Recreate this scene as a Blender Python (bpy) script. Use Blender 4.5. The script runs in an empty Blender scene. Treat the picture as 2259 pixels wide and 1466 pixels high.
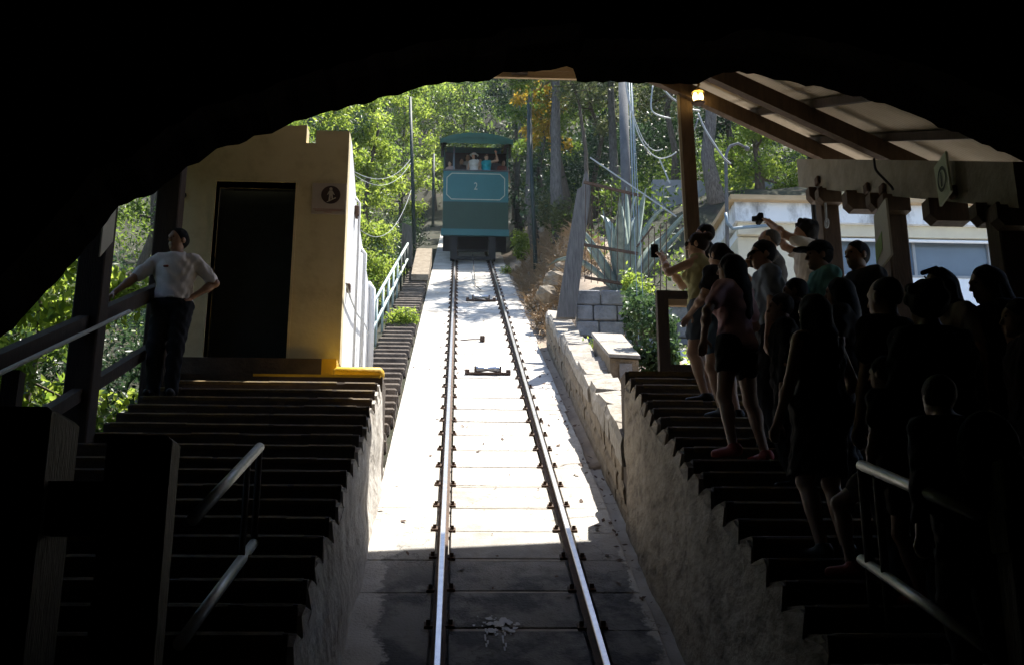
import bpy, math, random
import numpy as np
from mathutils import Vector
R = math.radians
sc = bpy.context.scene
col = sc.collection
random.seed(7)
rng = np.random.default_rng(11)

# ------------------------------------------------------------------ camera, sky, sun, exposure
YAW, PIT = R(2.9957), R(15.5534)
cd = bpy.data.cameras.new('camera'); cam = bpy.data.objects.new('camera', cd); col.objects.link(cam)
cd.sensor_width = 36; cd.lens = 36 * 2400 / 2259; cd.clip_start = 0.05; cd.clip_end = 600
cam.location = (0, 0, 0); cam.rotation_euler = (R(90) + PIT, 0, -YAW)
sc.camera = cam
SUN = Vector((0.27, 0.27, 1.0)).normalized()           # direction towards the sun
w = bpy.data.worlds.new('World'); sc.world = w; w.use_nodes = True
wn = w.node_tree.nodes; wl = w.node_tree.links
bg = wn.get('Background') or wn.new('ShaderNodeBackground')
out = wn.get('World Output') or wn.new('ShaderNodeOutputWorld')
sky = wn.new('ShaderNodeTexSky'); sky.sky_type = 'NISHITA'; sky.sun_disc = False
sky.sun_elevation = math.asin(SUN.z); sky.sun_rotation = math.atan2(SUN.x, SUN.y)
sky.altitude = 600
wl.new(sky.outputs[0], bg.inputs[0]); bg.inputs[1].default_value = 0.125
wl.new(bg.outputs[0], out.inputs[0])
sd = bpy.data.lights.new('sun', 'SUN'); sd.energy = 5.0; sd.angle = R(0.5); sd.color = (1, .95, .86)
sun = bpy.data.objects.new('sun', sd); col.objects.link(sun)
sun.rotation_euler = SUN.to_track_quat('Z', 'Y').to_euler(); sun.location = (8, 8, 30)
sc.view_settings.view_transform = 'Standard'; sc.view_settings.look = 'None'
sc.view_settings.exposure = 1.45; sc.view_settings.gamma = 1; sc.view_settings.use_curve_mapping = False
sc.render.engine = 'CYCLES'
sc.cycles.max_bounces = 8; sc.cycles.diffuse_bounces = 4; sc.cycles.transparent_max_bounces = 8

# ------------------------------------------------------------------ survey helpers (photo pixel -> point on a real plane)
F = 2400.0
_f = np.array([math.sin(YAW) * math.cos(PIT), math.cos(YAW) * math.cos(PIT), math.sin(PIT)])
_r = np.array([math.cos(YAW), -math.sin(YAW), 0]); _u = np.cross(_r, _f)
T = math.tan(R(24.8)); C0 = 4.1
HAZE = 0.00038
def ray(px, py): return _f * F + _r * (px - 1129.5) + _u * (733 - py)
def atX(px, py, X): d = ray(px, py); return d * X / d[0]
def atY(px, py, Y): d = ray(px, py); return d * Y / d[1]
def atH(px, py, h=0.0): d = ray(px, py); return d * ((-C0 + h) / (d[2] - T * d[1]))
def tz(Y, h=0.0): return -C0 + T * Y + h              # height of the incline at Y

# ------------------------------------------------------------------ materials
def _n(nt, t, **k):
    n = nt.nodes.new(t)
    for a, b in k.items(): setattr(n, a, b)
    return n
def mat(name, c1, c2=None, scale=4.0, rough=.85, bump=0.0, bscale=30.0, metal=0.0, spec=.35, stretch=(1, 1, 1), c3=None, lo=.35, hi=.65):
    m = bpy.data.materials.new(name); m.use_nodes = True; nt = m.node_tree
    b = nt.nodes['Principled BSDF']; b.inputs['Roughness'].default_value = rough
    b.inputs['Metallic'].default_value = metal; b.inputs['Specular IOR Level'].default_value = spec
    tc = _n(nt, 'ShaderNodeTexCoord'); mp = _n(nt, 'ShaderNodeMapping'); mp.inputs['Scale'].default_value = stretch
    nt.links.new(tc.outputs['Object'], mp.inputs[0])
    if c2 is None: c2 = tuple(x * .8 for x in c1)
    nz = _n(nt, 'ShaderNodeTexNoise'); nz.inputs['Scale'].default_value = scale; nz.inputs['Detail'].default_value = 8
    nz.inputs['Roughness'].default_value = .65
    nt.links.new(mp.outputs[0], nz.inputs['Vector'])
    cr = _n(nt, 'ShaderNodeValToRGB'); e = cr.color_ramp.elements
    e[0].position = lo; e[1].position = hi; e[0].color = (*c1, 1); e[1].color = (*c2, 1)
    if c3:
        q = e.new(.5 * (lo + hi)); q.color = (*c3, 1)
    nt.links.new(nz.outputs['Fac'], cr.inputs[0]); nt.links.new(cr.outputs[0], b.inputs['Base Color'])
    if bump:
        n2 = _n(nt, 'ShaderNodeTexNoise'); n2.inputs['Scale'].default_value = bscale; n2.inputs['Detail'].default_value = 6
        nt.links.new(mp.outputs[0], n2.inputs['Vector'])
        bp = _n(nt, 'ShaderNodeBump'); bp.inputs['Strength'].default_value = bump; bp.inputs['Distance'].default_value = .03
        nt.links.new(n2.outputs['Fac'], bp.inputs['Height']); nt.links.new(bp.outputs[0], b.inputs['Normal'])
    return m
def leaf_mat(name, c1, c2, trans=.45, rough=.38):
    m = bpy.data.materials.new(name); m.use_nodes = True; nt = m.node_tree
    b = nt.nodes['Principled BSDF']; o = nt.nodes['Material Output']
    b.inputs['Roughness'].default_value = rough + .16; b.inputs['Specular IOR Level'].default_value = .35
    g = _n(nt, 'ShaderNodeNewGeometry'); tc = _n(nt, 'ShaderNodeTexCoord')
    nz = _n(nt, 'ShaderNodeTexNoise'); nz.inputs['Scale'].default_value = .9; nt.links.new(tc.outputs['Object'], nz.inputs['Vector'])
    ad = _n(nt, 'ShaderNodeMath', operation='ADD'); nt.links.new(g.outputs['Random Per Island'], ad.inputs[0]); nt.links.new(nz.outputs['Fac'], ad.inputs[1])
    ml = _n(nt, 'ShaderNodeMath', operation='MULTIPLY'); ml.inputs[1].default_value = .55; nt.links.new(ad.outputs[0], ml.inputs[0])
    cr = _n(nt, 'ShaderNodeValToRGB'); e = cr.color_ramp.elements; e[0].position = .15; e[1].position = .9
    e[0].color = (*c1, 1); e[1].color = (*c2, 1); nt.links.new(ml.outputs[0], cr.inputs[0])
    nt.links.new(cr.outputs[0], b.inputs['Base Color'])
    tr = _n(nt, 'ShaderNodeBsdfTranslucent')
    hs = _n(nt, 'ShaderNodeHueSaturation'); hs.inputs['Hue'].default_value = .485; hs.inputs['Saturation'].default_value = 1.05; hs.inputs['Value'].default_value = 2.4
    nt.links.new(cr.outputs[0], hs.inputs['Color']); nt.links.new(hs.outputs[0], tr.inputs[0])
    mx = _n(nt, 'ShaderNodeMixShader'); mx.inputs[0].default_value = trans
    nt.links.new(b.outputs[0], mx.inputs[1]); nt.links.new(tr.outputs[0], mx.inputs[2]); nt.links.new(mx.outputs[0], o.inputs[0])
    return m
def concrete_track():
    m = mat('track_concrete', (.27, .235, .20), (.53, .51, .475), scale=1.7, c3=(.44, .41, .37), lo=.28, hi=.6, rough=.8, bump=.35, bscale=40)
    nt = m.node_tree; b = nt.nodes['Principled BSDF']
    cr = [n for n in nt.nodes if n.type == 'VALTORGB'][0]
    g = _n(nt, 'ShaderNodeNewGeometry'); sp = _n(nt, 'ShaderNodeSeparateXYZ'); nt.links.new(g.outputs['Position'], sp.inputs[0])
    # old grease blotches, plus shade painted dark into the lowest stretch inside the station
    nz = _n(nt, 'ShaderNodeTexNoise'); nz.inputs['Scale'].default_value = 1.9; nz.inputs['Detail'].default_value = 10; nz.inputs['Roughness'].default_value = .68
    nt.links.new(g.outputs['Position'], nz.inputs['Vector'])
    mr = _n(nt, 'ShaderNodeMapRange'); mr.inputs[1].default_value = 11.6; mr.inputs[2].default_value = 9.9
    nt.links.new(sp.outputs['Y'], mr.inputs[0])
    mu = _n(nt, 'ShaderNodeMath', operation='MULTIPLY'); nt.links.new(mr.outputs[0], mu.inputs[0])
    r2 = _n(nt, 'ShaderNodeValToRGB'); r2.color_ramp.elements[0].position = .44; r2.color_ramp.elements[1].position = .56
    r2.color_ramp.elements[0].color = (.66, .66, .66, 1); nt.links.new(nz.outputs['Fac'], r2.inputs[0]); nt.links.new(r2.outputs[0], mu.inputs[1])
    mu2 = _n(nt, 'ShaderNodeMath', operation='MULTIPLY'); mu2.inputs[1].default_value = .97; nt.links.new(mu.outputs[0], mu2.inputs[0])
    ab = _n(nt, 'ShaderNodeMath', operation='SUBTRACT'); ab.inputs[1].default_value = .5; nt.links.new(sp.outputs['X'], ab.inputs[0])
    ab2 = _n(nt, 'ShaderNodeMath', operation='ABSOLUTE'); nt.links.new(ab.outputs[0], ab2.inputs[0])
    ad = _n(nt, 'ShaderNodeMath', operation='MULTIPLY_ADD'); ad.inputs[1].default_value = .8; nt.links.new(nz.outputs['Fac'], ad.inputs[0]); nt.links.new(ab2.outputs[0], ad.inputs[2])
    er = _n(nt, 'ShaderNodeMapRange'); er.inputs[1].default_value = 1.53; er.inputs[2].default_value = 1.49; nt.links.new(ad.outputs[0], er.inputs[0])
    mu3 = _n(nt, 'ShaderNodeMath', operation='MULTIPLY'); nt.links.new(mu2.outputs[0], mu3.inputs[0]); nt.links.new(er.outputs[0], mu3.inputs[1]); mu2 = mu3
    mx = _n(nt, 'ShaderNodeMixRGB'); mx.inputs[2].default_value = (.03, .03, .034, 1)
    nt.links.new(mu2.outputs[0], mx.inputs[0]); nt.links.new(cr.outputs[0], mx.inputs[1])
    # dark chips, hairline cracks
    vo = _n(nt, 'ShaderNodeTexVoronoi', feature='DISTANCE_TO_EDGE'); vo.inputs['Scale'].default_value = .55
    n3 = _n(nt, 'ShaderNodeTexNoise'); n3.inputs['Scale'].default_value = 5; n3.inputs['Detail'].default_value = 6; nt.links.new(g.outputs['Position'], n3.inputs['Vector'])
    va = _n(nt, 'ShaderNodeVectorMath', operation='ADD'); nt.links.new(g.outputs['Position'], va.inputs[0]); nt.links.new(n3.outputs['Color'], va.inputs[1])
    nt.links.new(va.outputs[0], vo.inputs['Vector'])
    cc = _n(nt, 'ShaderNodeValToRGB'); cc.color_ramp.elements[0].position = .0015; cc.color_ramp.elements[1].position = .009
    cc.color_ramp.elements[0].color = (.35, .33, .3, 1); nt.links.new(vo.outputs['Distance'], cc.inputs[0])
    m2 = _n(nt, 'ShaderNodeMixRGB', blend_type='MULTIPLY'); m2.inputs[0].default_value = .8
    nt.links.new(mx.outputs[0], m2.inputs[1]); nt.links.new(cc.outputs[0], m2.inputs[2])
    nt.links.new(m2.outputs[0], b.inputs['Base Color'])
    return m
M = {}
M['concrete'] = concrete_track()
M['rail'] = mat('rail_steel', (.55, .55, .56), (.42, .42, .44), scale=9, rough=.3, metal=1.0)
M['rust'] = mat('rusty_iron', (.06, .04, .03), (.12, .07, .045), scale=14, rough=.85, bump=.2)
M['sleeper'] = mat('old_sleeper', (.30, .27, .24), (.42, .39, .35), scale=10, rough=.9)
M['soot'] = mat('sooty_stone', (.006, .0055, .005), (.011, .010, .009), scale=3, rough=1, bump=.5, bscale=5, spec=0)  # even near-black colour for the whole arch wall
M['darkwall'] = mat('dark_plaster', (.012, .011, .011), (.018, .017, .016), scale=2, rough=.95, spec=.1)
M['step'] = mat('worn_step', (.06, .045, .034), (.095, .072, .056), scale=5, rough=.9, bump=.3, bscale=25)
M['nosing'] = mat('worn_yellow_nosing', (.16, .105, .025), (.075, .055, .035), scale=6, rough=.8, bump=.3, bscale=40)
M['yellow'] = mat('yellow_paint', (.75, .48, .03), (.62, .38, .03), scale=3, rough=.6, bump=.2, bscale=18)
M['sidewall'] = mat('rough_plaster', (.10, .08, .06), (.36, .315, .25), scale=4.5, rough=.95, bump=1.0, bscale=9, c3=(.26, .22, .17), stretch=(1, .8, 1.5), lo=.3, hi=.68)
M['whitewall'] = mat('white_side_plaster', (.26, .23, .19), (.62, .60, .56), scale=3.5, rough=.9, bump=.9, bscale=10, c3=(.50, .47, .43), lo=.3, hi=.65)
M['stone'] = mat('wall_stone', (.17, .135, .095), (.29, .24, .18), scale=6, rough=.95, bump=.8, bscale=18)
M['capstone'] = mat('cap_stone', (.24, .215, .18), (.40, .37, .33), scale=9, rough=.95, bump=.7, bscale=18)
M['mortar'] = mat('mortar', (.20, .18, .15), (.26, .24, .2), scale=9, rough=.95)
M['block'] = mat('grey_block', (.20, .20, .21), (.30, .30, .31), scale=7, rough=.95, bump=.6, bscale=22)
M['svc'] = mat('service_step', (.075, .058, .047), (.16, .13, .105), scale=5, rough=.92, bump=.4, bscale=20)
M['cream'] = mat('cream_paint', (.68, .59, .38), (.54, .45, .27), scale=2.2, c3=(.65, .56, .35), rough=.8, bump=.15, bscale=12)
M['white'] = mat('white_paint', (.78, .79, .80), (.70, .71, .72), scale=1.8, rough=.75, bump=.1, bscale=10)
M['whiteb'] = mat('white_masonry', (.85, .87, .89), (.78, .80, .83), scale=1.4, rough=.85, bump=.1, bscale=10)
M['creamb'] = mat('cream_masonry', (.66, .60, .46), (.58, .52, .40), scale=1.8, rough=.85)
M['stained'] = mat('stained_fascia', (.72, .74, .76), (.12, .11, .10), scale=2.6, rough=.9, lo=.5, hi=.72, stretch=(1, 1, .5))
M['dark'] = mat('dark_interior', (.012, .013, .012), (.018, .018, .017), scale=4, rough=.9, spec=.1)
M['greendoor'] = mat('dark_green_door', (.012, .016, .013), (.018, .024, .019), scale=6, rough=.7, spec=.2)  # near-black colour standing in for the shade inside the doorway
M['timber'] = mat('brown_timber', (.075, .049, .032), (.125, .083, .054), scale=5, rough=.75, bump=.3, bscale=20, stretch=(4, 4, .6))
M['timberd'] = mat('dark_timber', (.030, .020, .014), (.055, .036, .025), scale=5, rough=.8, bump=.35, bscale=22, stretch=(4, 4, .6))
M['plank'] = mat('pale_plank', (.42, .30, .17), (.52, .38, .23), scale=6, rough=.75, bump=.2, stretch=(.5, 4, 4))
M['grey_timber'] = mat('weathered_timber', (.10, .093, .09), (.18, .17, .16), scale=6, rough=.9, bump=.5, bscale=20, stretch=(5, 5, .5))
M['beam'] = mat('whitewashed_beam', (.22, .20, .15), (.32, .29, .23), scale=5, rough=.85, bump=.4, bscale=24, stretch=(1, 1, 1))
M['post_stain'] = mat('old_dark_post', (.035, .028, .022), (.09, .075, .06), scale=6, rough=.7, bump=1.0, bscale=16, stretch=(5, 5, .6), spec=.5)
M['tube'] = mat('galvanised_tube', (.56, .56, .53), (.46, .46, .43), scale=12, rough=.38, metal=.35)
M['railpaint'] = mat('pale_green_rail_paint', (.52, .62, .60), (.45, .55, .53), scale=8, rough=.5)
M['polegreen'] = mat('green_pole_paint', (.018, .032, .032), (.028, .045, .045), scale=8, rough=.6)
M['greypole'] = mat('grey_pole', (.085, .09, .10), (.125, .13, .14), scale=4, rough=.85, bump=.2)
M['conduit'] = mat('grey_conduit', (.18, .24, .29), (.14, .19, .23), scale=8, rough=.5)
M['cable'] = mat('pale_cable', (.40, .42, .43), (.32, .34, .35), scale=9, rough=.5)
M['blackcable'] = mat('black_cable', (.02, .02, .02), (.03, .03, .03), rough=.6)
M['bluepaint'] = mat('teal_car_paint', (.03, .155, .165), (.026, .135, .145), scale=2, rough=.38, bump=.04, bscale=8)
M['greenpaint'] = mat('dark_green_car_paint', (.018, .058, .032), (.014, .047, .026), scale=2, rough=.42, bump=.04, bscale=8)
M['roofgreen'] = mat('green_roof_paint', (.025, .11, .075), (.02, .09, .062), scale=3, rough=.55, bump=.1)
M['creamline'] = mat('cream_lining', (.55, .56, .44), rough=.5)
M['underframe'] = mat('black_underframe', (.012, .012, .012), (.02, .02, .02), rough=.7)
M['carin'] = mat('car_interior', (.02, .018, .016), (.03, .026, .023), rough=.7)
M['sheet'] = mat('tan_roof_sheet', (.50, .42, .31), (.40, .33, .24), scale=1.6, rough=.7)
M['roofsheet'] = mat('corrugated_roof', (.33, .30, .27), (.25, .22, .19), scale=2, rough=.7)
M['window'] = mat('window_frame', (.30, .31, .32), rough=.5)
M['pane'] = mat('bluish_pane', (.11, .17, .25), (.09, .14, .20), scale=.8, rough=.15, spec=.6)
M['paneg'] = mat('greyish_pane', (.14, .18, .22), (.11, .14, .17), scale=.8, rough=.2, spec=.5)
M['soil'] = mat('forest_soil', (.022, .018, .012), (.05, .04, .026), scale=1.2, rough=1.0, bump=.8, bscale=6, c3=(.024, .028, .013))
M['path'] = mat('dusty_earth', (.26, .20, .15), (.36, .29, .22), scale=2.5, rough=1.0, bump=.6, bscale=14)
M['yard'] = mat('pale_concrete_yard', (.50, .48, .45), (.58, .56, .53), scale=2, rough=.9, bump=.2)  # unseen pale ground, added to bounce sun onto the white building
M['straw'] = mat('dry_straw', (.34, .25, .16), (.50, .39, .27), scale=3, rough=.8)
M['bark'] = mat('bark', (.07, .055, .045), (.13, .11, .09), scale=8, rough=.95, bump=.8, bscale=18, stretch=(4, 4, .7))
M['greybark'] = mat('grey_bark', (.07, .066, .065), (.19, .18, .175), scale=9, rough=.95, bump=1.0, bscale=18, stretch=(4, 4, .6))
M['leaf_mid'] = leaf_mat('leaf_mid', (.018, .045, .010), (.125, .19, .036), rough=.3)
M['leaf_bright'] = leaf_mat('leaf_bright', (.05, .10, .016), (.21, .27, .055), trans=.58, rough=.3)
M['leaf_dark'] = leaf_mat('leaf_dark', (.010, .025, .012), (.04, .075, .033), trans=.25, rough=.25)  # dark foliage green; its tone also stands in for shade on the leaves
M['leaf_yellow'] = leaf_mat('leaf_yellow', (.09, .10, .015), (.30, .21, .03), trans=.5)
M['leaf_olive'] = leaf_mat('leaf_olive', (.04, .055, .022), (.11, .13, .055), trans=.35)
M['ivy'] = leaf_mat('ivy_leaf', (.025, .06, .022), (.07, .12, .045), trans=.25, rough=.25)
M['agave'] = mat('agave_leaf', (.13, .17, .15), (.29, .34, .30), scale=3, c3=(.22, .27, .24), rough=.55, stretch=(3, 3, .5))
M['agave_tip'] = mat('agave_margin', (.27, .26, .15), (.33, .31, .2), rough=.6)
M['sign'] = mat('beige_sign', (.50, .43, .38), (.45, .39, .34), rough=.5)
M['signdark'] = mat('sign_brown', (.045, .022, .018), rough=.5)
M['signlight'] = mat('sign_pictogram', (.60, .54, .46), rough=.5)
M['signred'] = mat('sign_red', (.40, .12, .07), rough=.5)
M['signgreen'] = mat('pale_green_sign', (.42, .48, .36), (.38, .44, .33), rough=.5)
M['board'] = mat('pale_board', (.48, .47, .41), (.43, .42, .37), rough=.5)
M['boardgreen'] = mat('board_green', (.26, .42, .12), rough=.5)
M['graffiti'] = mat('graffiti_white', (.55, .60, .66), rough=.7)
M['gwall'] = mat('grey_retaining_wall', (.19, .20, .22), (.27, .28, .30), scale=1.2, rough=.9, bump=.3)
M['splash'] = mat('white_splash', (.62, .64, .68), (.5, .52, .56), rough=.8)
M['brass'] = mat('brass', (.45, .30, .09), rough=.35, metal=1)
lm = bpy.data.materials.new('lamp_glow'); lm.use_nodes = True
lb = lm.node_tree.nodes['Principled BSDF']; lb.inputs['Base Color'].default_value = (1, .8, .4, 1)
lb.inputs['Emission Color'].default_value = (1, .72, .28, 1); lb.inputs['Emission Strength'].default_value = 3.0
M['glow'] = lm
_cm = {}
def cloth(c, rough=.9):
    k = (tuple(c), rough)
    if k not in _cm:
        _cm[k] = mat('cloth_%d' % len(_cm), c, tuple(x * .82 for x in c), scale=12, rough=rough, bump=.15, bscale=120, spec=.2)
    return _cm[k]
def skin(c):
    k = ('s', tuple(c))
    if k not in _cm: _cm[k] = mat('skin_%d' % len(_cm), c, tuple(x * .9 for x in c), scale=20, rough=.5, spec=.4)
    return _cm[k]
def hairm(c):
    k = ('h', tuple(c))
    if k not in _cm: _cm[k] = mat('hair_%d' % len(_cm), c, tuple(x * .6 for x in c), scale=10, rough=.65, bump=.7, bscale=60, stretch=(6, 6, .6), spec=.12)
    return _cm[k]

# ------------------------------------------------------------------ mesh builder and object helpers
class MB:
    def __init__(s): s.v = []; s.f = []; s.m = []
    def add(s, vs, fs, mi=0):
        o = len(s.v); s.v += [tuple(float(c) for c in v) for v in vs]; s.f += [tuple(i + o for i in f) for f in fs]; s.m += [mi] * len(fs); return s
    def hexa(s, p, mi=0):      # 8 corners: bottom 4 (ccw seen from above), top 4
        return s.add(p, [(3, 2, 1, 0), (4, 5, 6, 7), (0, 1, 5, 4), (1, 2, 6, 5), (2, 3, 7, 6), (3, 0, 4, 7)], mi)
    def box(s, x0, x1, y0, y1, z0, z1, mi=0):
        return s.hexa([(x0, y0, z0), (x1, y0, z0), (x1, y1, z0), (x0, y1, z0), (x0, y0, z1), (x1, y0, z1), (x1, y1, z1), (x0, y1, z1)], mi)
    def inc(s, x0, x1, y0, y1, h0, h1, mi=0):   # box sheared along the incline
        return s.hexa([(x, y, tz(y, h)) for h in (h0, h1) for x, y in ((x0, y0), (x1, y0), (x1, y1), (x0, y1))], mi)
    def cbox(s, x0, x1, y0, y1, z0, z1, b=.02, mi=0):   # chamfered box
        s2 = []
        for z, i in ((z0, b), (z0 + b, 0), (z1 - b, 0), (z1, b)):
            a0, a1, c0, c1 = x0 + i, x1 - i, y0 + i, y1 - i; k = b if i == 0 else b * .3
            s2.append([(a0 + k, c0, z), (a1 - k, c0, z), (a1, c0 + k, z), (a1, c1 - k, z), (a1 - k, c1, z), (a0 + k, c1, z), (a0, c1 - k, z), (a0, c0 + k, z)])
        vs = [p for r_ in s2 for p in r_]; fs = [tuple(range(7, -1, -1)), tuple(range(24, 32))]
        for j in range(3):
            for i in range(8): fs.append((j * 8 + i, j * 8 + (i + 1) % 8, j * 8 + 8 + (i + 1) % 8, j * 8 + 8 + i))
        return s.add(vs, fs, mi)
    def bar(s, a, b, wd, ht, mi=0, up=(0, 0, 1)):   # square bar a->b
        a, b = Vector(a), Vector(b); d = (b - a).normalized(); x = d.cross(Vector(up))
        if x.length < 1e-3: x = Vector((1, 0, 0))
        x.normalize(); y = x.cross(d); x *= wd / 2; y *= ht / 2
        p = [a - x - y, a + x - y, a + x + y, a - x + y, b - x - y, b + x - y, b + x + y, b - x + y]
        return s.add(p, [(0, 1, 2, 3), (7, 6, 5, 4), (0, 4, 5, 1), (1, 5, 6, 2), (2, 6, 7, 3), (3, 7, 4, 0)], mi)
    def tube(s, pts, r, n=8, mi=0, cap=True):
        pts = [Vector(p) for p in pts]; rs = r if hasattr(r, '__len__') else [r] * len(pts); o = len(s.v); px = None
        for i, p in enumerate(pts):
            d = (pts[min(i + 1, len(pts) - 1)] - pts[max(i - 1, 0)]).normalized()
            x = (px - d * px.dot(d)) if px is not None else d.cross(Vector((0, 0, 1)) if abs(d.z) < .9 else Vector((1, 0, 0)))
            x.normalize(); px = x; y = d.cross(x)
            for k in range(n):
                a = 2 * math.pi * k / n; s.v.append(tuple(p + (x * math.cos(a) + y * math.sin(a)) * rs[i]))
        for i in range(len(pts) - 1):
            for k in range(n):
                q = o + i * n; s.f.append((q + k, q + (k + 1) % n, q + n + (k + 1) % n, q + n + k)); s.m.append(mi)
        if cap:
            s.f.append(tuple(o + k for k in range(n - 1, -1, -1))); s.m.append(mi)
            e = o + (len(pts) - 1) * n; s.f.append(tuple(e + k for k in range(n))); s.m.append(mi)
        return s
    def prism(s, poly, off, mi=0):       # planar polygon (3-D points) swept by a vector
        n = len(poly); o = Vector(off); vs = [Vector(p) for p in poly]; vs += [v + o for v in vs]
        fs = [tuple(range(n)), tuple(range(2 * n - 1, n - 1, -1))] + [((i + 1) % n, i, n + i, n + (i + 1) % n) for i in range(n)]
        return s.add(vs, fs, mi)
    def build(s, name, mats, parent=None, loc=None, smooth=False):
        me = bpy.data.meshes.new(name)
        if parent is not None: base = Vector(parent['_b']) if '_b' in parent else Vector((0, 0, 0))
        elif loc is not None: base = Vector(loc)
        else:
            a = np.array(s.v); base = Vector(((a[:, 0].min() + a[:, 0].max()) / 2, (a[:, 1].min() + a[:, 1].max()) / 2, a[:, 2].min()))
        me.from_pydata([tuple(Vector(v) - base) for v in s.v], [], s.f); 
        for m_ in (mats if isinstance(mats, (list, tuple)) else [mats]): me.materials.append(m_)
        if len(me.materials) > 1: me.polygons.foreach_set('material_index', s.m)
        if smooth: me.polygons.foreach_set('use_smooth', [True] * len(me.polygons))
        import bmesh
        bm = bmesh.new(); bm.from_mesh(me); bmesh.ops.recalc_face_normals(bm, faces=bm.faces); bm.to_mesh(me); bm.free()
        o = bpy.data.objects.new(name, me); col.objects.link(o)
        if parent is not None: o.parent = parent; o['_b'] = tuple(base)
        else: o.location = base; o['_b'] = tuple(base)
        return o
def tag(o, label=None, cat=None, group=None, kind=None):
    if label: o['label'] = label
    if cat: o['category'] = cat
    if group: o['group'] = group
    if kind: o['kind'] = kind
    return o
def thing(name, label, cat, loc, group=None, kind=None):
    o = bpy.data.objects.new(name, None); o.empty_display_size = .2; o.location = loc; col.objects.link(o)
    o['_b'] = tuple(float(c) for c in loc); return tag(o, label, cat, group, kind)
def link_copy(src, parent, loc=None, rot=None, name=None):
    c = src.copy(); c.parent = parent; col.objects.link(c)
    if loc is not None: c.location = loc
    if rot is not None: c.rotation_euler = rot
    return c
def copy_tree(o, parent=None):
    c = o.copy(); col.objects.link(c); c.parent = parent
    for ch in o.children: copy_tree(ch, c)
    return c
def np_mesh(name, V, Fq, mats, parent=None, loc=(0, 0, 0), smooth=False, mi=None):
    k = Fq.shape[1]; me = bpy.data.meshes.new(name); me.vertices.add(len(V)); me.vertices.foreach_set('co', np.ascontiguousarray(V, dtype=np.float32).ravel())
    me.loops.add(Fq.size); me.loops.foreach_set('vertex_index', np.ascontiguousarray(Fq, dtype=np.int32).ravel())
    me.polygons.add(len(Fq)); me.polygons.foreach_set('loop_start', np.arange(0, Fq.size, k, dtype=np.int32))
    try: me.polygons.foreach_set('loop_total', np.full(len(Fq), k, dtype=np.int32))
    except Exception: pass
    for m_ in (mats if isinstance(mats, (list, tuple)) else [mats]): me.materials.append(m_)
    if mi is not None: me.polygons.foreach_set('material_index', np.ascontiguousarray(mi, dtype=np.int32))
    if smooth: me.polygons.foreach_set('use_smooth', np.ones(len(Fq), dtype=bool))
    me.update(calc_edges=True); me.validate()
    o = bpy.data.objects.new(name, me); col.objects.link(o); o.location = loc
    if parent is not None: o.parent = parent
    return o

def grid_noise(x, y, seed=0):
    s = 0
    r_ = np.random.default_rng(seed)
    for k in range(6):
        a, b, p = r_.uniform(.15, 1.6), r_.uniform(.15, 1.6), r_.uniform(0, 6.28)
        s = s + np.sin(a * x + p) * np.cos(b * y + p * 1.7) / (1 + k * .35)
    return s / 3.0

# ================================================================== SETTING
# ---- terrain: one sheet following the hillside
def sstep(a, b, x): t = np.clip((x - a) / (b - a), 0, 1); return t * t * (3 - 2 * t)
def bank(X, Y):
    h = np.full_like(X, -.12)
    inside = (Y < 13.4)
    # right side
    r = np.where(Y < 19.05, .55 * sstep(1.9, 2.2, X) + .25 * sstep(4, 7, X), 0)
    r2 = (1.42 * sstep(2.0, 2.6, X) + 1.3 * sstep(5, 10, X) + .22 * np.clip(X - 10, 0, 60))
    r3 = (1.9 * sstep(1.75, 3.3, X) + 1.6 * sstep(3, 8, X) + .25 * np.clip(X - 8, 0, 60))
    k = sstep(21.5, 25, Y); r_ = np.where(Y < 19.05, r, r2 * (1 - k) + r3 * k)
    r_ = np.where((Y < 23) & (X < 2.1), np.minimum(r_, .1), r_)
    l = -.5 * sstep(-1.6, -2.4, X) + 1.2 * sstep(-4, -9, X) + .3 * np.clip(-X - 9, 0, 60)
    h = h + np.where(X > .5, r_, l)
    h = np.where(inside & (X > -3.4), -1.4, h)
    h = np.where(inside & (X <= -3.4), h - .2, h)
    h = np.where(inside & (X > 4.7), .2, h)
    return h
xs = np.unique(np.concatenate([np.linspace(-62, -12, 18), np.linspace(-12, 12, 97), np.linspace(12, 62, 18)]))
ys = np.unique(np.concatenate([np.linspace(-20, 7, 12), np.linspace(7, 45, 153), np.linspace(45, 120, 32)]))
GX, GY = np.meshgrid(xs, ys)
far = np.clip(GY - 60, 0, None)
GZ = tz(GY) + far * .44 + bank(GX, GY)
nzv = grid_noise(GX * 1.3, GY * 1.3, 3) * .12 + grid_noise(GX * .3, GY * .3, 5) * .4 * sstep(3, 10, np.abs(GX))
GZ = GZ + nzv * np.where((np.abs(GX - .5) < 1.6), .0, 1.0) * np.where(GY < 13.5, .2, 1.0)
nx, ny = len(xs), len(ys)
idx = np.arange(nx * ny).reshape(ny, nx)
Fq = np.stack([idx[:-1, :-1], idx[:-1, 1:], idx[1:, 1:], idx[1:, :-1]], -1).reshape(-1, 4)
fx = GX[:-1, :-1].ravel(); fy = GY[:-1, :-1].ravel()
mi = np.where((fx > 1.2) & (fx < 3.6) & (fy > 12.5) & (fy < 40), 1, 0)
mi = np.where((fx > 3.6) & (fx < 14) & (fy > 11.5) & (fy < 18.3), 2, mi)  # added pale stretch that reflects sun onto the white wall
tag(np_mesh('hillside', np.stack([GX, GY, GZ], -1).reshape(-1, 3), Fq, [M['soil'], M['path'], M['yard']], smooth=True, mi=mi), kind='structure')

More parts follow.
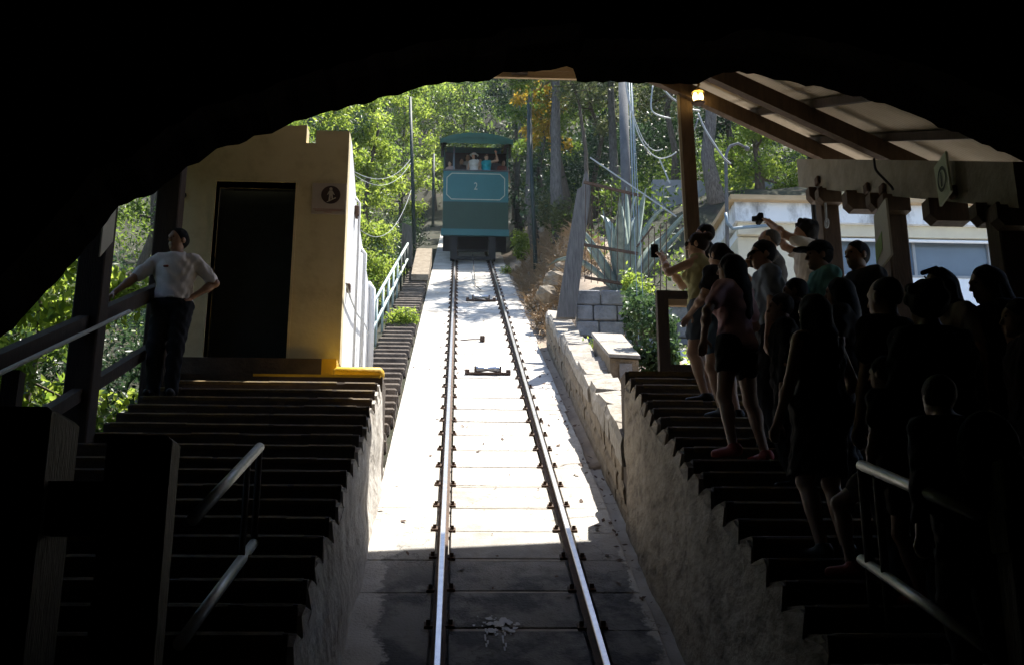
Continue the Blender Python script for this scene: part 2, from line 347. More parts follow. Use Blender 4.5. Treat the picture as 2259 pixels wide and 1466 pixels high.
# ---- track bed with individually laid slabs and sleepers
RL, RRX = -.112, 1.135
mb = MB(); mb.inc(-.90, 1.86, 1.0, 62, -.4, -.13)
bed = tag(mb.build('track_bed', M['concrete']), kind='structure')
P = .70
def slab(x0, x1, y0, y1, h):
    g = .003; b = .006
    m = MB(); a0, a1, c0, c1 = x0 + g, x1 - g, y0 + g, y1 - g
    lo = [(x, y, tz(y, -.14)) for x, y in ((a0, c0), (a1, c0), (a1, c1), (a0, c1))]
    md = [(x, y, tz(y, h - b)) for x, y in ((a0, c0), (a1, c0), (a1, c1), (a0, c1))]
    tp = [(x, y, tz(y, h)) for x, y in ((a0 + b, c0 + b), (a1 - b, c0 + b), (a1 - b, c1 - b), (a0 + b, c1 - b))]
    fs = [(0, 1, 5, 4), (1, 2, 6, 5), (2, 3, 7, 6), (3, 0, 4, 7), (4, 5, 9, 8), (5, 6, 10, 9), (6, 7, 11, 10), (7, 4, 8, 11), (8, 9, 10, 11)]
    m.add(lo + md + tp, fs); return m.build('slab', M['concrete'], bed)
rows = [5.6 + P * i for i in range(66)]
for i, y in enumerate(rows):
    j = lambda: random.uniform(-.004, .004)
    wv = random.uniform(.05, .12)
    slab(-.86, RL - .075, y, y + P, -.062 + j())
    slab(RL + .075, RRX - .075, y + .05, y + P, -.066 + j())
    slab(RRX + .075, 1.62 + wv * .5, y, y + P, -.062 + j())
sl0 = None
for y in rows:      # sleepers showing as a darker strip at each joint
    m = MB(); m.inc(RL + .08, RRX - .08, y + .003, y + random.uniform(.03, .046), -.14, -.069 + random.uniform(-.008, .004)); m.build('sleeper', M['sleeper'], bed)
m = MB()             # paint splash on the dark stretch, with runs
cxy = atH(1095, 1378, -.06)
for k in range(46):
    r0 = random.uniform(.006, .034) * (1.3 if k < 14 else 1); ax_, ay_ = random.gauss(0, .075), random.gauss(0, .055)
    if k > 30: ax_ *= 1.8; ay_ *= 1.8; r0 *= .5
    pp = []
    for q in range(9):
        a = q / 9 * 6.283; rr = r0 * random.uniform(.6, 1.3); pp.append((cxy[0] + ax_ + rr * math.cos(a), cxy[1] + ay_ + rr * math.sin(a)))
    hh = -.052 + .0006 * k * .12
    m.prism([(x, y, tz(y, hh)) for x, y in pp], (0, 0, .002))
for dx, L in ((-.09, .3), (.05, .36), (-.01, .12)):
    for q in range(6):
        yy = cxy[1] - .07 - L * q / 6; xx = cxy[0] + dx + .012 * math.sin(q * 1.9)
        m.prism([(xx - .008, yy, tz(yy, -.053)), (xx + .009, yy, tz(yy, -.053)), (xx + .006, yy - L / 6 - .006, tz(yy - L / 6 - .006, -.053)), (xx - .005, yy - L / 6 - .006, tz(yy - L / 6 - .006, -.053))], (0, 0, .002))
m.build('paint_splash', M['splash'], bed)

# ---- rails with clips
prof = [(-.055, -.062), (.055, -.062), (.055, -.05), (.010, -.035), (.010, .02), (.024, .032), (.026, .055), (.020, .064), (-.020, .064), (-.026, .055), (-.024, .032), (-.010, .02), (-.010, -.035), (-.055, -.05)]
clipmesh = None
for xr, lab in ((RL, 'polished steel rail on the staircase-house side of the track'), (RRX, 'polished steel rail on the crowd side of the track')):
    root = thing('rail', lab, 'rail', (xr, 9, tz(9, -.06)), 'running rails of the funicular')
    m = MB(); y0, y1 = 3.0, 58.0
    m.prism([(xr + a, y0, tz(y0, b)) for a, b in prof], (0, y1 - y0, T * (y1 - y0)))
    n_ = len(prof); m.m = [1, 1] + [0 if i in (6, 7, 8) else 1 for i in range(n_)]; m.build('rail_bar', [M['rail'], M['rust']], root)
    for y in rows[:60]:
        for s in (-1, 1):
            if clipmesh is None:
                q = MB(); q.inc(-.04, .036, -.04, .04, 0, .022); q.box(-.015, .02, -.018, .02, .015, .055)
                base = Vector((0, 0, tz(0))); q.v = [tuple(Vector(v) - (base if abs(v[2]) > 1 else Vector()) + Vector(root['_b'])) for v in q.v]
                o = q.build('rail_clip', M['rust'], root); clipmesh = o.data; o['_b'] = (0, 0, 0)
            else:
                o = bpy.data.objects.new('rail_clip', clipmesh); col.objects.link(o); o.parent = root
            yy = y + .055 + random.uniform(-.02, .02)
            o.location = Vector((xr + s * .088, yy, tz(yy, -.065))) - Vector(root['_b'])
            o.rotation_euler = (0, 0, 0 if s > 0 else math.pi)
            if s < 0: o.rotation_euler = (0, 0, 0); o.scale = (-1, 1, 1)

# ---- rope rollers between the rails, haul rope
def roller(px, py, wd, label, hgt=.11):
    p = atH(px, py, -.03); x, y = p[0], p[1]; z = tz(y, -.06)
    root = thing('rope_roller', label, 'roller', (x, y, z), 'rope rollers between the rails')
    m = MB(); m.box(x - wd / 2, x + wd / 2, y - .05, y + .05, z, z + .035); m.build('base_plate', M['rust'], root)
    for s in (-1, 1):
        m = MB(); m.prism([(x + s * wd * .27 - .02, y - .05, z + .02), (x + s * wd * .27 - .02, y + .05, z + .06), (x + s * wd * .27 - .02, y + .02, z + hgt + .06), (x + s * wd * .27 - .02, y - .02, z + hgt + .05)], (.04, 0, 0)); m.build('bracket', M['rust'], root)
        m = MB(); m.cbox(x + s * wd * .45 - .04, x + s * wd * .45 + .04, y - .04, y + .04, z + .03, z + .09, .01); m.build('anchor_bolt', M['rust'], root)
    m = MB(); m.tube([(x - wd * .25, y, z + hgt), (x - wd * .2, y, z + hgt), (x, y, z + hgt), (x + wd * .2, y, z + hgt), (x + wd * .25, y, z + hgt)], [.055, .06, .035, .06, .055], 12); m.build('wheel', M['rail'], root)
roller(1061, 662, .78, 'rusty rope roller between the rails nearer the car')
roller(1076, 822, .80, 'rusty rope roller between the rails nearer the station', .10)
m = MB(); p = atH(1064, 752, -.05); z = tz(p[1], -.06)
m.cbox(p[0] - .05, p[0] + .05, p[1] - .05, p[1] + .05, z, z + .12, .012); m.tube([(p[0], p[1], z + .05), (p[0] - .2, p[1] + .12, z + .08), (p[0] - .45, p[1] + .16, z + .07)], .012, 6)
tag(m.build('track_switch', M['rust']), 'small rusty switch post with a thin arm between the rails', 'switch')
p = atH(1061, 640, .03); m = MB(); m.tube([(.51, 36.5, tz(36.5, .25)), (.50, 30, tz(30, .0)), (p[0], p[1], tz(p[1], .03))], .014, 6)
tag(m.build('haul_rope', M['blackcable']), 'dark haul rope running down from under the car', 'rope')

# ---- staircases (steps are pieces); side walls
def stairs(name, x0, x1, ys_, h, pitch, wallx, wallmat, side, base_y):
    rise = T * pitch
    root = thing(name, None, None, (0.5 * (x0 + x1), ys_[0], tz(ys_[0], h)), kind='structure')
    for y in ys_:
        z = tz(y, h) + random.uniform(-.006, .006); b = .025
        m = MB(); e = random.uniform(-.01, .01)
        pr = [(y + .0, z - rise - .22), (y + .0, z - b), (y + b * .3, z - b * .3), (y + b, z), (y + pitch + .05, z), (y + pitch + .05, z - rise - .22)]
        m.prism([(x0 + abs(e) * .3, a, c) for a, c in pr], (x1 - x0 - abs(e) * .6, 0, 0)); o = m.build('step', M['step'], root)
        m = MB(); nx0, nx1 = (x0 + .04, x1 - .03)
        xa_ = nx0 + random.uniform(0, .05)
        while xa_ < nx1 - .05:
            xb_ = min(xa_ + random.uniform(.25, .9), nx1); jz, jy = random.uniform(-.007, .004), random.uniform(-.006, .004)
            m.prism([(xa_, y - .004 + jy, z - .045), (xa_, y - .006 + jy, z - .014 + jz), (xa_, y + .02, z + .005 + jz), (xa_, y + .07, z + .005), (xa_, y + .07, z - .045)], (xb_ - xa_, 0, 0)); xa_ = xb_ + random.choice([.002, .004, .05, .09])
        m.build('nosing', M['nosing'], o)
    # rough side wall: one continuous lumpy face below, stepped ragged top above
    def face(y, hh):
        d = .020 * math.sin(y * 2.3 + hh * 3.1) * math.sin(y * 1.1 - hh * 2.6) + .010 * math.sin(y * 6.1 + hh * 5.3 + 2 * math.sin(y * 1.7)) * math.sin(hh * 7.3 - y * 2.9) + random.uniform(-.004, .004)
        return wallx - side * (.02 + d + .03 * (1 - (hh + .16) / (h + .16)))
    hs_ = [-.16 + (h - rise - .02 + .16) * k / 13 for k in range(14)]; cols = []
    y = ys_[0]
    while y < ys_[-1] + pitch: cols.append(y); y += pitch / 5
    m = MB(); n = len(hs_)
    vs = [(face(y, hh), y, tz(y, hh)) for y in cols for hh in hs_]
    fs = [(i * n + k, i * n + n + k, i * n + n + k + 1, i * n + k + 1) for i in range(len(cols) - 1) for k in range(n - 1)]
    m.add(vs, fs); m.build('side_wall', wallmat, root, smooth=True)
    m = MB()
    for y in ys_:
        z = tz(y, h) - .004; e0, e1 = random.uniform(-.02, .012), random.uniform(-.02, .02)
        ya, yb_ = y + .004, y + pitch + .002
        za, zb_ = tz(ya, hs_[-1]) - .01, tz(yb_, hs_[-1]) - .01
        fr = [(face(ya, h - rise), ya, za), (face(yb_, h - rise), yb_, zb_), (face(yb_, h - .02), yb_, z - .01 + random.uniform(-.02, 0)), (face(ya + .06, h - .05), ya + .07, z + random.uniform(-.012, .004)), (face(ya, h - .05) + side * .012, ya + e0 * .4, z - .05 + e1)]
        bk = [(wallx + side * .015, p_[1], p_[2]) for p_ in fr]; k_ = len(fr)
        m.add(fr + bk, [tuple(range(k_))] + [(i, (i + 1) % k_, k_ + (i + 1) % k_, k_ + i) for i in range(k_)])
    m.build('wall_top', wallmat, root)
    return root
LP_, RP_ = .348, .316
ysL = [12.40 - LP_ * i for i in range(1, 32)][::-1]
ysR = [11.50 - RP_ * i for i in range(1, 31)][::-1]
HL, HR = 1.28, 1.57
stL = stairs('platform_stairs', -3.32, -.888, ysL, HL, LP_, -.88, M['whitewall'], -1, 2)
stR = stairs('platform_stairs', 1.848, 4.75, ysR, HR, RP_, 1.84, M['sidewall'], 1, 2)
ZL, ZR = tz(12.40, HL), 2.78
m = MB(); m.box(-3.35, -.90, 12.40, 13.6, 1.2, ZL); m.box(-.93, -.86, 12.42, 13.0, 1.2, ZL - .002)
ld = tag(m.build('upper_landing', M['step']), kind='structure')
m = MB(); m.box(-2.35, -.885, 12.385, 12.47, ZL - .02, ZL + .008); m.build('nosing', M['yellow'], ld)
m = MB(); m.box(1.84, 4.75, 11.50, 11.82, 1.0, ZR); m.box(2.26, 4.75, 11.82, 13.3, 1.0, ZR)
ld2 = tag(m.build('landing', M['step']), kind='structure')
m = MB(); m.box(1.88, 4.7, 11.49, 11.57, ZR - .05, ZR + .006); m.build('nosing', M['nosing'], ld2)
m = MB(); m.cbox(-1.46, -.86, 12.55, 12.74, ZL, ZL + .15, .04)
tag(m.build('yellow_curb', M['yellow'], smooth=True), 'low bright yellow curb at the house corner beside the track', 'curb')

# ---- narrow service stairs beside the track
sv = thing('service_stairs', None, None, (-1.2, 13, tz(13)), kind='structure')
SP = .40
for i in range(60):
    y = 12.75 + SP * i; z = tz(y, .10)
    m = MB(); x0, x1 = -1.56 + random.uniform(-.03, .03), -.90 + random.uniform(-.03, .02)
    m.cbox(x0, x1, y + .0, y + SP + .08, z - .2, z + random.uniform(-.012, .012), .034); m.build('step', M['svc'], sv)

# ================================================================== STATION HALL (dark arch)
hall = thing('station_hall', 'dark sooty stone station hall with a wide ragged arch', 'building', (0, 6.6, -1))
AO = [(-2200, 2400), (-700, 1500), (-350, 1180), (0, 742), (30, 722), (60, 690), (82, 668), (100, 645), (122, 628), (150, 590), (168, 572), (190, 547), (212, 520), (236, 488), (256, 462), (262, 455), (282, 452), (300, 440), (322, 432), (340, 425), (362, 408), (395, 385), (412, 368), (440, 356), (478, 331), (500, 323), (528, 316), (560, 303), (600, 293), (625, 283), (650, 271), (676, 266), (700, 255), (730, 247), (760, 238), (805, 229), (850, 214), (878, 208), (900, 199), (940, 192), (985, 184), (1012, 181), (1050, 180), (1080, 177), (1092, 168), (1110, 159), (1140, 158), (1180, 160), (1215, 157), (1226, 150), (1250, 149), (1264, 152), (1273, 180), (1330, 181), (1380, 184), (1440, 184), (1500, 186), (1540, 184), (1572, 170), (1596, 158), (1630, 161), (1680, 166), (1708, 174), (1760, 186), (1812, 193), (1822, 196), (1863, 209), (1900, 214), (1933, 226), (1970, 236), (2007, 251), (2040, 262), (2069, 279), (2100, 288), (2128, 302), (2165, 316), (2200, 333), (2230, 344), (2256, 357), (2400, 440), (2600, 580), (2900, 1000), (3300, 2400)]
YB, YF = 7.1, 6.55
prof_ = [atY(px, py, YB) for px, py in AO]
XA0, XA1, ZT, ZB = -6.8, 7.2, 6.4, -6.0
ol = [(p[0], p[2]) for p in prof_]
# densify with jagged noise
ol2 = []
for (a, b) in zip(ol[:-1], ol[1:]):
    L = math.hypot(b[0] - a[0], b[1] - a[1]); n = max(1, int(L / .05))
    for k in range(n):
        t = k / n; ol2.append((a[0] + (b[0] - a[0]) * t, a[1] + (b[1] - a[1]) * t + (random.uniform(-.012, .012) if L < 3 else 0)))
ol2.append(ol[-1])
def arch_wall():
    vs = []; fs = []; n = len(ol2)
    for i, (x, z) in enumerate(ol2):
        d = .012 * math.sin(i * .37) + random.uniform(-.006, .006)
        xo = x; dz = d
        vs += [(x, YB, z), (x - .02 * math.sin(i), (YB + YF) / 2, z + .05 + dz), (x, YF, z + .03 + dz * .5), (x, YF, ZT), (x, YB, ZT)]
    for i in range(n - 1):
        a, b = i * 5, i * 5 + 5
        fs += [(a, b, b + 1, a + 1), (a + 1, b + 1, b + 2, a + 2), (a + 2, b + 2, b + 3, a + 3), (a + 4, b + 4, b, a)]
    m = MB(); m.add(vs, fs)
    x0, x1 = ol2[0][0], ol2[-1][0]
    m.box(-12, x0, YF, YB, ZB, ZT); m.box(x1, 12, YF, YB, ZB, ZT)
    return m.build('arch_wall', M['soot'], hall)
arch_wall()
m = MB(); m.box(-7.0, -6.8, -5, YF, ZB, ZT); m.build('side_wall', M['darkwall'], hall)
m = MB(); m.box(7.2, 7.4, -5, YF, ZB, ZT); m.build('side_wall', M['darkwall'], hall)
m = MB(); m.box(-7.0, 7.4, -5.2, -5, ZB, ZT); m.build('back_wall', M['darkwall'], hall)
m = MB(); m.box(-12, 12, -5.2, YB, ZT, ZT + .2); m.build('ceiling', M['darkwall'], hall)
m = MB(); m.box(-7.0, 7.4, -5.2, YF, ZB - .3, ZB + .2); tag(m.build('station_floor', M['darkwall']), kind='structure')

# ---- gabled canopy roof over landing and platforms
RIDGE = .46
def hR(X, off=0.0): return 5.15 + off - .487 * (abs(X - RIDGE) - (2.37 - RIDGE))
can = thing('platform_canopy', 'timber canopy roof of rafters and tan sheets over the platforms', 'canopy', (4.15, 12, ZR))
def rafter(Y, side, mt):
    m = MB(); xa, xb = RIDGE, RIDGE + side * 4.75
    wd = .10
    pr = [(xa, Y, tz(Y, hR(xa))), (xb, Y, tz(Y, hR(xb))), (xb, Y, tz(Y, hR(xb, .2))), (xa, Y, tz(Y, hR(xa, .2)))]
    m.prism(pr, (0, wd, 0)); return m.build('rafter', mt, can)
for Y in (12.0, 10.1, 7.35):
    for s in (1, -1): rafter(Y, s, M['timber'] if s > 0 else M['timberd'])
for X in (2.7, 3.68, 4.42, -1.8, -2.8, -3.5):
    m = MB(); m.inc(X - .045, X + .045, 7.3, 12.38, hR(X, .20), hR(X, .29)); m.build('purlin', M['timberd'], can)
def sheet(xa, xb, y0, y1, mt):     # corrugated sheeting, waves along the incline
    nyy = int((y1 - y0) / .019); nxx = 8
    Y, X = np.meshgrid(np.linspace(y0, y1, nyy), np.linspace(xa, xb, nxx), indexing='ij')
    Z = tz(Y) + 5.15 + .31 - .487 * (np.abs(X - RIDGE) - (2.37 - RIDGE)) + .011 * np.sin(Y / .076 * 2 * math.pi)
    id_ = np.arange(nyy * nxx).reshape(nyy, nxx)
    fq = np.stack([id_[:-1, :-1], id_[1:, :-1], id_[1:, 1:], id_[:-1, 1:]], -1).reshape(-1, 4)
    V = np.stack([X, Y, Z], -1).reshape(-1, 3); V2 = V + [0, 0, .012]
    A = np.concatenate([V, V2]); fq = np.concatenate([fq, fq[:, ::-1] + len(V)])
    o = np_mesh('roof_sheet', A - np.array(can['_b']), fq, mt, parent=can, smooth=True)
for xa, xb in ((RIDGE, 2.0), (1.96, 3.5), (3.46, 5.25)):
    sheet(xa, xb, 7.15, 12.6, M['sheet'])
for xa, xb in ((RIDGE, -1.6), (-1.56, -4.4)):
    sheet(xa, xb, 7.15, 13.25, M['roofsheet'])  # unseen left slope, lengthened to shade the upper left steps
# eaves beam on the right with posts, bolts and brackets
BX = 4.15
m = MB(); m.inc(BX - .07, BX + .07, 7.2, 11.95, 3.77, 4.14); bm_ = m.build('eaves_beam', M['beam'], can)
for px, py in ((1807, 400), (1916, 416), (1951, 418), (2108, 425)):
    p = atX(px, py, BX - .07); m = MB(); m.cbox(BX - .11, BX - .072, p[1] - .05, p[1] + .05, p[2] - .05, p[2] + .05, .01); m.build('bolt', M['rust'], bm_)
for y in (11.25, 9.55, 7.55):
    zt = tz(y, 3.77); zb = min(tz(y, HR), ZR) - .1
    m = MB(); m.cbox(BX - .10, BX + .10, y - .10, y + .10, zb, zt, .012); m.build('post', M['timber'], can)
    for s in (-1, 1):
        m = MB(); y_ = y + s * .15
        m.prism([(BX - .16, y_ - .06, tz(y_, 3.765)), (BX - .16, y_ - .06, tz(y_, 3.66)), (BX - .11, y_ - .06, tz(y_, 3.60)), (BX + .1, y_ - .06, tz(y_, 3.60)), (BX + .1, y_ - .06, tz(y_, 3.765))], (0, .12, 0)); m.build('bracket', M['timber'], can)
for y in (10.25, 8.45):
    m = MB(); m.prism([(BX - .18, y - .07, tz(y, 3.765)), (BX - .18, y - .07, tz(y, 3.62)), (BX - .12, y - .07, tz(y, 3.56)), (BX + .16, y - .07, tz(y, 3.56)), (BX + .16, y - .07, tz(y, 3.765))], (0, .14, 0)); m.build('joist_end', M['timber'], can)
# slender verge post near the track and left posts
a = atY(1507, 185, 12.1); b = atY(1545, 810, 12.1)
m = MB(); m.bar((a[0] + .02, 12.15, tz(12.1, hR(a[0]))), (a[0] + .06, 12.15, ZR), .155, .15, up=(0, 1, 0)); m.build('post', M['timber'], can)
m = MB(); m.bar((a[0] - .085, 12.05, tz(12.1, hR(a[0])) - .02), (a[0] - .045, 12.05, ZR), .03, .04, up=(0, 1, 0)); m.build('post_trim', M['beam'], can)
for y, wd in ((9.85, .25), (12.15, .27)):
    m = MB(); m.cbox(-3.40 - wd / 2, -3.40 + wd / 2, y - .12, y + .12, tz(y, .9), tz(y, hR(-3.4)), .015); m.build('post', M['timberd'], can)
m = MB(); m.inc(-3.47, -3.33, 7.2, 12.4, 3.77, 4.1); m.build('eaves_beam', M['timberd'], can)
# lit boards of the gable, seen through the notch at the crown
for k in range(3):
    m = MB(); z0 = 6.60 + .105 * k; m.box(.1 if k else .35, 1.75, 12.02 + .012 * k, 12.06 + .012 * k, z0, z0 + .09); m.build('gable_board', M['plank'], can)
m = MB(); m.box(.62, .82, 11.95, 12.015, 6.63, 6.86); m.build('cleat', M['timberd'], can)

# ================================================================== HOUSE on the left
hs = thing('ticket_house', 'cream and white house with a dark doorway beside the track', 'house', (-2.4, 13, ZL))
HX0, HX1, HY = -3.55, -1.43, 13.0
ZP = 3.2; ztop = 6.36
dx0, dx1, dz1 = -3.08, -2.08, 5.56
m = MB(); m.box(HX0, dx0, HY, HY + .22, ZP, ztop); m.box(dx1, HX1, HY, HY + .22, ZP, 6.12)
m.box(dx1, -2.02 + .04, HY, HY + .22, 6.12, 6.37); m.box(-1.86, HX1, HY, HY + .22, 6.12, 6.30)
m.box(dx0, dx1, HY, HY + .22, dz1, ztop); m.build('front_wall', M['cream'], hs)
side = [(13.22, ZL - .3), (13.22, 6.3), (13.4, 6.28), (14.4, 5.75), (15.9, 5.5), (17.0, 5.42), (17.05, 3.7)]
m = MB(); m.prism([(HX1, y, z) for y, z in side], (-.18, 0, 0)); m.build('side_wall', M['white'], hs)
m = MB(); m.prism([(HX0, y, z) for y, z in side], (.18, 0, 0)); m.build('side_wall', M['white'], hs)
m = MB(); m.prism([(HX0, y, z + .02) for y, z in side[2:6]] + [(HX0, y, z - .1) for y, z in side[2:6]][::-1], (HX1 - HX0 - .0, 0, 0)); m.build('roof', M['dark'], hs)
m = MB(); m.box(HX0 + .2, HX1 - .2, 15.2, 15.4, ZP, 5.4); m.box(HX0 + .19, dx0 - .0, HY + .23, HY + 2.2, ZP, 5.9); m.box(dx1 + .0, HX1 - .2, HY + .23, HY + 2.2, ZP, 5.9); m.build('back_wall', M['dark'], hs)
m = MB(); m.box(dx0, dx1, HY + .3, HY + .34, ZP + .02, dz1); m.build('door', M['greendoor'], hs)  # dark sheet painting the shade of the open doorway
m = MB(); m.box(dx0 - .03, dx0, HY - .012, HY + .2, ZP, dz1 + .03); m.box(dx1, dx1 + .03, HY - .012, HY + .2, ZP, dz1 + .03); m.box(dx0, dx1, HY - .012, HY + .2, dz1, dz1 + .03); m.build('door_frame', M['cream'], hs)
m = MB(); m.box(-3.6, -1.62, 12.76, 13.3, ZL, ZP); m.build('plinth', M['step'], hs)
m = MB(); m.box(-1.618, -1.44, 12.76, 13.2, ZL, ZP); m.build('plinth_end', M['yellow'], hs)
for y, r_, zt in ((16.75, .055, 5.45), (15.2, .03, 5.5), (14.1, .018, 5.85)):
    m = MB(); m.tube([(HX1 + .06, y, ZP - .1 + (y - 13) * .25), (HX1 + .06, y, zt - .1), (HX1 - .02, y, zt)], r_, 10); m.build('drain_pipe', M['white'], hs, smooth=True)
m = MB(); m.cbox(HX1, HX1 + .06, 14.0, 14.2, 5.55, 5.68, .01); m.cbox(HX1, HX1 + .05, 13.4, 13.5, 4.25, 4.36, .01); m.build('junction_box', M['rust'], hs)
pw = [atX(764, 625, HX1 + .05), atX(772, 655, HX1 + .05), atX(786, 690, HX1 + .05), atX(805, 715, HX1 + .05), atX(812, 735, HX1 + .05)]
m = MB(); m.tube(pw, .011, 6); tag(m.build('wall_cable', M['cable'], smooth=True), 'grey cable drooping along the white house side wall', 'cable')
m = MB(); p = atY(403, 430, HY - .02); m.tube([(p[0], HY - .02, p[2]), (p[0], HY + .02, p[2])], .045, 12); m.build('vent', M['dark'], hs)
# sign with pictogram
a, b = atY(690, 404, HY - .02), atY(762, 473, HY - .02)
sx0, sx1, sz1, sz0 = a[0], b[0], a[2], b[2]
sg = thing('step_warning_sign', 'beige sign with a stepping figure in a dark disc', 'sign', (.5 * (sx0 + sx1), HY - .015, sz0))
m = MB(); m.box(sx0, sx1, HY - .02, HY - .002, sz0, sz1); m.build('board', M['sign'], sg)
scx, scz, sr = .5 * (sx0 + sx1) + .02, sz0 + .62 * (sz1 - sz0), .122
m = MB(); m.tube([(scx, HY - .021, scz), (scx, HY - .026, scz)], sr, 28); m.build('disc', M['signdark'], sg)
m = MB(); y = HY - .031
m.tube([(scx, y + .004, scz + .078), (scx, y, scz + .078)], .02, 12)
def poly(pts): m.prism([(scx + a_, y, scz + b_) for a_, b_ in pts], (0, .004, 0))
poly([(-.022, .055), (.022, .055), (.026, -.01), (-.02, -.01)]); poly([(-.02, -.012), (.004, -.012), (-.006, -.09), (-.026, -.09)])
poly([(.006, -.012), (.026, -.012), (.03, -.055), (.012, -.055)]); poly([(.022, .05), (.05, .0), (.042, -.004), (.014, .03)]); poly([(-.022, .05), (-.045, .0), (-.037, -.004), (-.014, .03)])
poly([(-.05, -.1), (-.035, -.1), (.07, -.045), (.06, -.035)]); m.build('pictogram', M['signlight'], sg)
m = MB()
for k, (u0, u1) in enumerate(((.06, .94), (.12, .9), (.38, .62))):
    z = sz0 + .06 - .02 * k; x = sx0 + .02
    for i in range(int((u1 - u0) * 22)):
        xx = sx0 + (sx1 - sx0) * (u0 + i / 22.0); m.box(xx, xx + .011, HY - .024, HY - .0202, z, z + .007)
m.build('small_print', M['signred'], sg)
# ---- yard wires near the house
def sag(a, b, s, n=14):
    a, b = Vector(a), Vector(b); return [a.lerp(b, i / n) + Vector((0, 0, -s * 4 * (i / n) * (1 - i / n))) for i in range(n + 1)]
def wire(pa, Ya, pb, Yb, s, r_, mt, label):
    m = MB(); m.tube(sag(atY(*pa, Ya), atY(*pb, Yb), s), r_, 6)
    return tag(m.build('overhead_wire', mt, smooth=True), label, 'wire', 'loose wires beside the track')
wire((770, 372), 16, (905, 352), 27, .35, .005, M['cable'], 'upper of two thin pale wires sagging from the house to the thin green pole')
wire((772, 378), 16, (906, 360), 27, .42, .005, M['cable'], 'lower of two thin pale wires sagging from the house to the thin green pole')
wire((795, 508), 16, (907, 420), 27, .55, .005, M['cable'], 'pale wire drooping low in front of the bright shrubs')

# ================================================================== LEFT FENCE behind the attendant
fn = thing('timber_fence', 'dark sloping timber fence with a metal handrail beside the left steps', 'fence', (-3.4, 8, tz(8, 1.2)))
m = MB(); m.inc(-3.46, -3.36, 3.0, 12.3, 2.26, 2.42); m.build('top_rail', M['timberd'], fn)
m = MB(); m.inc(-3.44, -3.35, 3.0, 12.3, 1.62, 1.74); m.build('lower_rail', M['timberd'], fn)
m = MB(); m.tube([(-3.27, 3.0, tz(3, 2.32)), (-3.27, 10.6, tz(10.6, 2.32))], .019, 10); m.build('handrail', M['tube'], fn, smooth=True)
for y in (3.6, 6.1, 8.35):
    m = MB(); m.box(-3.47, -3.34, y - .06, y + .06, tz(y, .9), tz(y, 2.2)); m.build('post', M['timberd'], fn)
m = MB(); zc = tz(9.55, 3.35); m.add([(-3.24, 9.45, zc - .38), (-3.24, 9.75, zc - .12), (-3.24, 9.75, zc + .36), (-3.24, 9.45, zc + .14), (-3.225, 9.45, zc - .38), (-3.225, 9.75, zc - .12), (-3.225, 9.75, zc + .36), (-3.225, 9.45, zc + .14)], [(0, 1, 2, 3), (7, 6, 5, 4), (0, 4, 5, 1), (1, 5, 6, 2), (2, 6, 7, 3), (3, 7, 4, 0)])
tag(m.build('notice_board', M['board']), 'plain grey board hung on the left timber post', 'notice board')

# ---- near left gate posts and handrail
gp = thing('wooden_barrier', 'old dark wooden barrier of thick posts on the near left steps', 'barrier', (-1.6, 4.7, tz(4.7, 1.2)))
def plank_post(x0, x1, y0, y1, zt, hb=1.05):
    m = MB(); zb = tz(y0, hb)
    m.prism([(x0, y0, zb), (x0, y0, zt), (x0 + .03, y0, zt + .02), (x1 - .02, y0, zt + .02), (x1, y0, zt), (x1, y0, zb)], (0, y1 - y0, 0)); return m
plank_post(-2.3, -1.70, 4.6, 4.95, .91).build('post', M['post_stain'], gp)
plank_post(-1.46, -1.19, 4.6, 4.74, .79).build('post', M['post_stain'], gp)
m = MB(); m.box(-1.69, -1.47, 4.62, 4.72, .40, .62); m.build('cross_rail', M['post_stain'], gp)
m = MB(); m.box(-1.69, -1.47, 4.62, 4.72, -.36, -.2); m.build('cross_rail', M['post_stain'], gp)
hr = thing('pipe_handrail', 'short two bar metal handrail on the left steps by the barrier', 'handrail', (-1.35, 6.5, tz(6.5, 1.25)))
pa, pb, pc, pd = atX(573, 985, -1.35), atX(425, 1145, -1.35), atX(563, 1192, -1.35), atX(395, 1420, -1.35)
m = MB(); m.tube([pa, pb], .033, 12); m.build('bar', M['tube'], hr, smooth=True)
m = MB(); m.tube([pc, pd], .033, 12); m.build('bar', M['tube'], hr, smooth=True)
m = MB(); m.tube([Vector(pa) + Vector((0, 0, -.02)), (pa[0], pa[1], tz(pa[1], 1.2))], .022, 10); m.build('upright', M['timberd'], hr, smooth=True)
m = MB(); m.tube([Vector(pb).lerp(Vector(pa), .78), (pa[0], Vector(pb).lerp(Vector(pa), .78).y, tz(pa[1], .95))], .02, 10); m.build('upright', M['timberd'], hr, smooth=True)
# ---- near right handrail and post
hr2 = thing('pipe_handrail', 'two bar metal handrail on the right steps in front of the crowd', 'handrail', (2.2, 5.3, tz(5.3, 1.5)))
pa, pb, pc, pd = atX(1900, 1025, 2.2), atX(2155, 1132, 2.2), atX(1900, 1232, 2.2), atX(2175, 1425, 2.2)
m = MB(); m.tube([pa, pb], .03, 12); m.build('bar', M['tube'], hr2, smooth=True)
m = MB(); m.tube([pc, pd], .028, 12); m.build('bar', M['tube'], hr2, smooth=True)
for t in (0.0, .16):
    q = Vector(pa).lerp(Vector(pb), t); m = MB(); m.tube([q, (q.x, q.y, tz(q.y, 1.4))], .022 if t else .026, 10); m.build('upright', M['timberd'], hr2, smooth=True)
a = atY(2212, 1010, 4.6); m = MB(); m.cbox(a[0] - .01, a[0] + .3, 4.6, 4.75, tz(4.6, 1.35), a[2], .01)
m.box(a[0] - .03, a[0], 4.58, 4.74, a[2] - .40, a[2] - .22)
tag(m.build('gate_post', M['post_stain']), 'dark worn wooden gate post at the end of the right handrail', 'post')

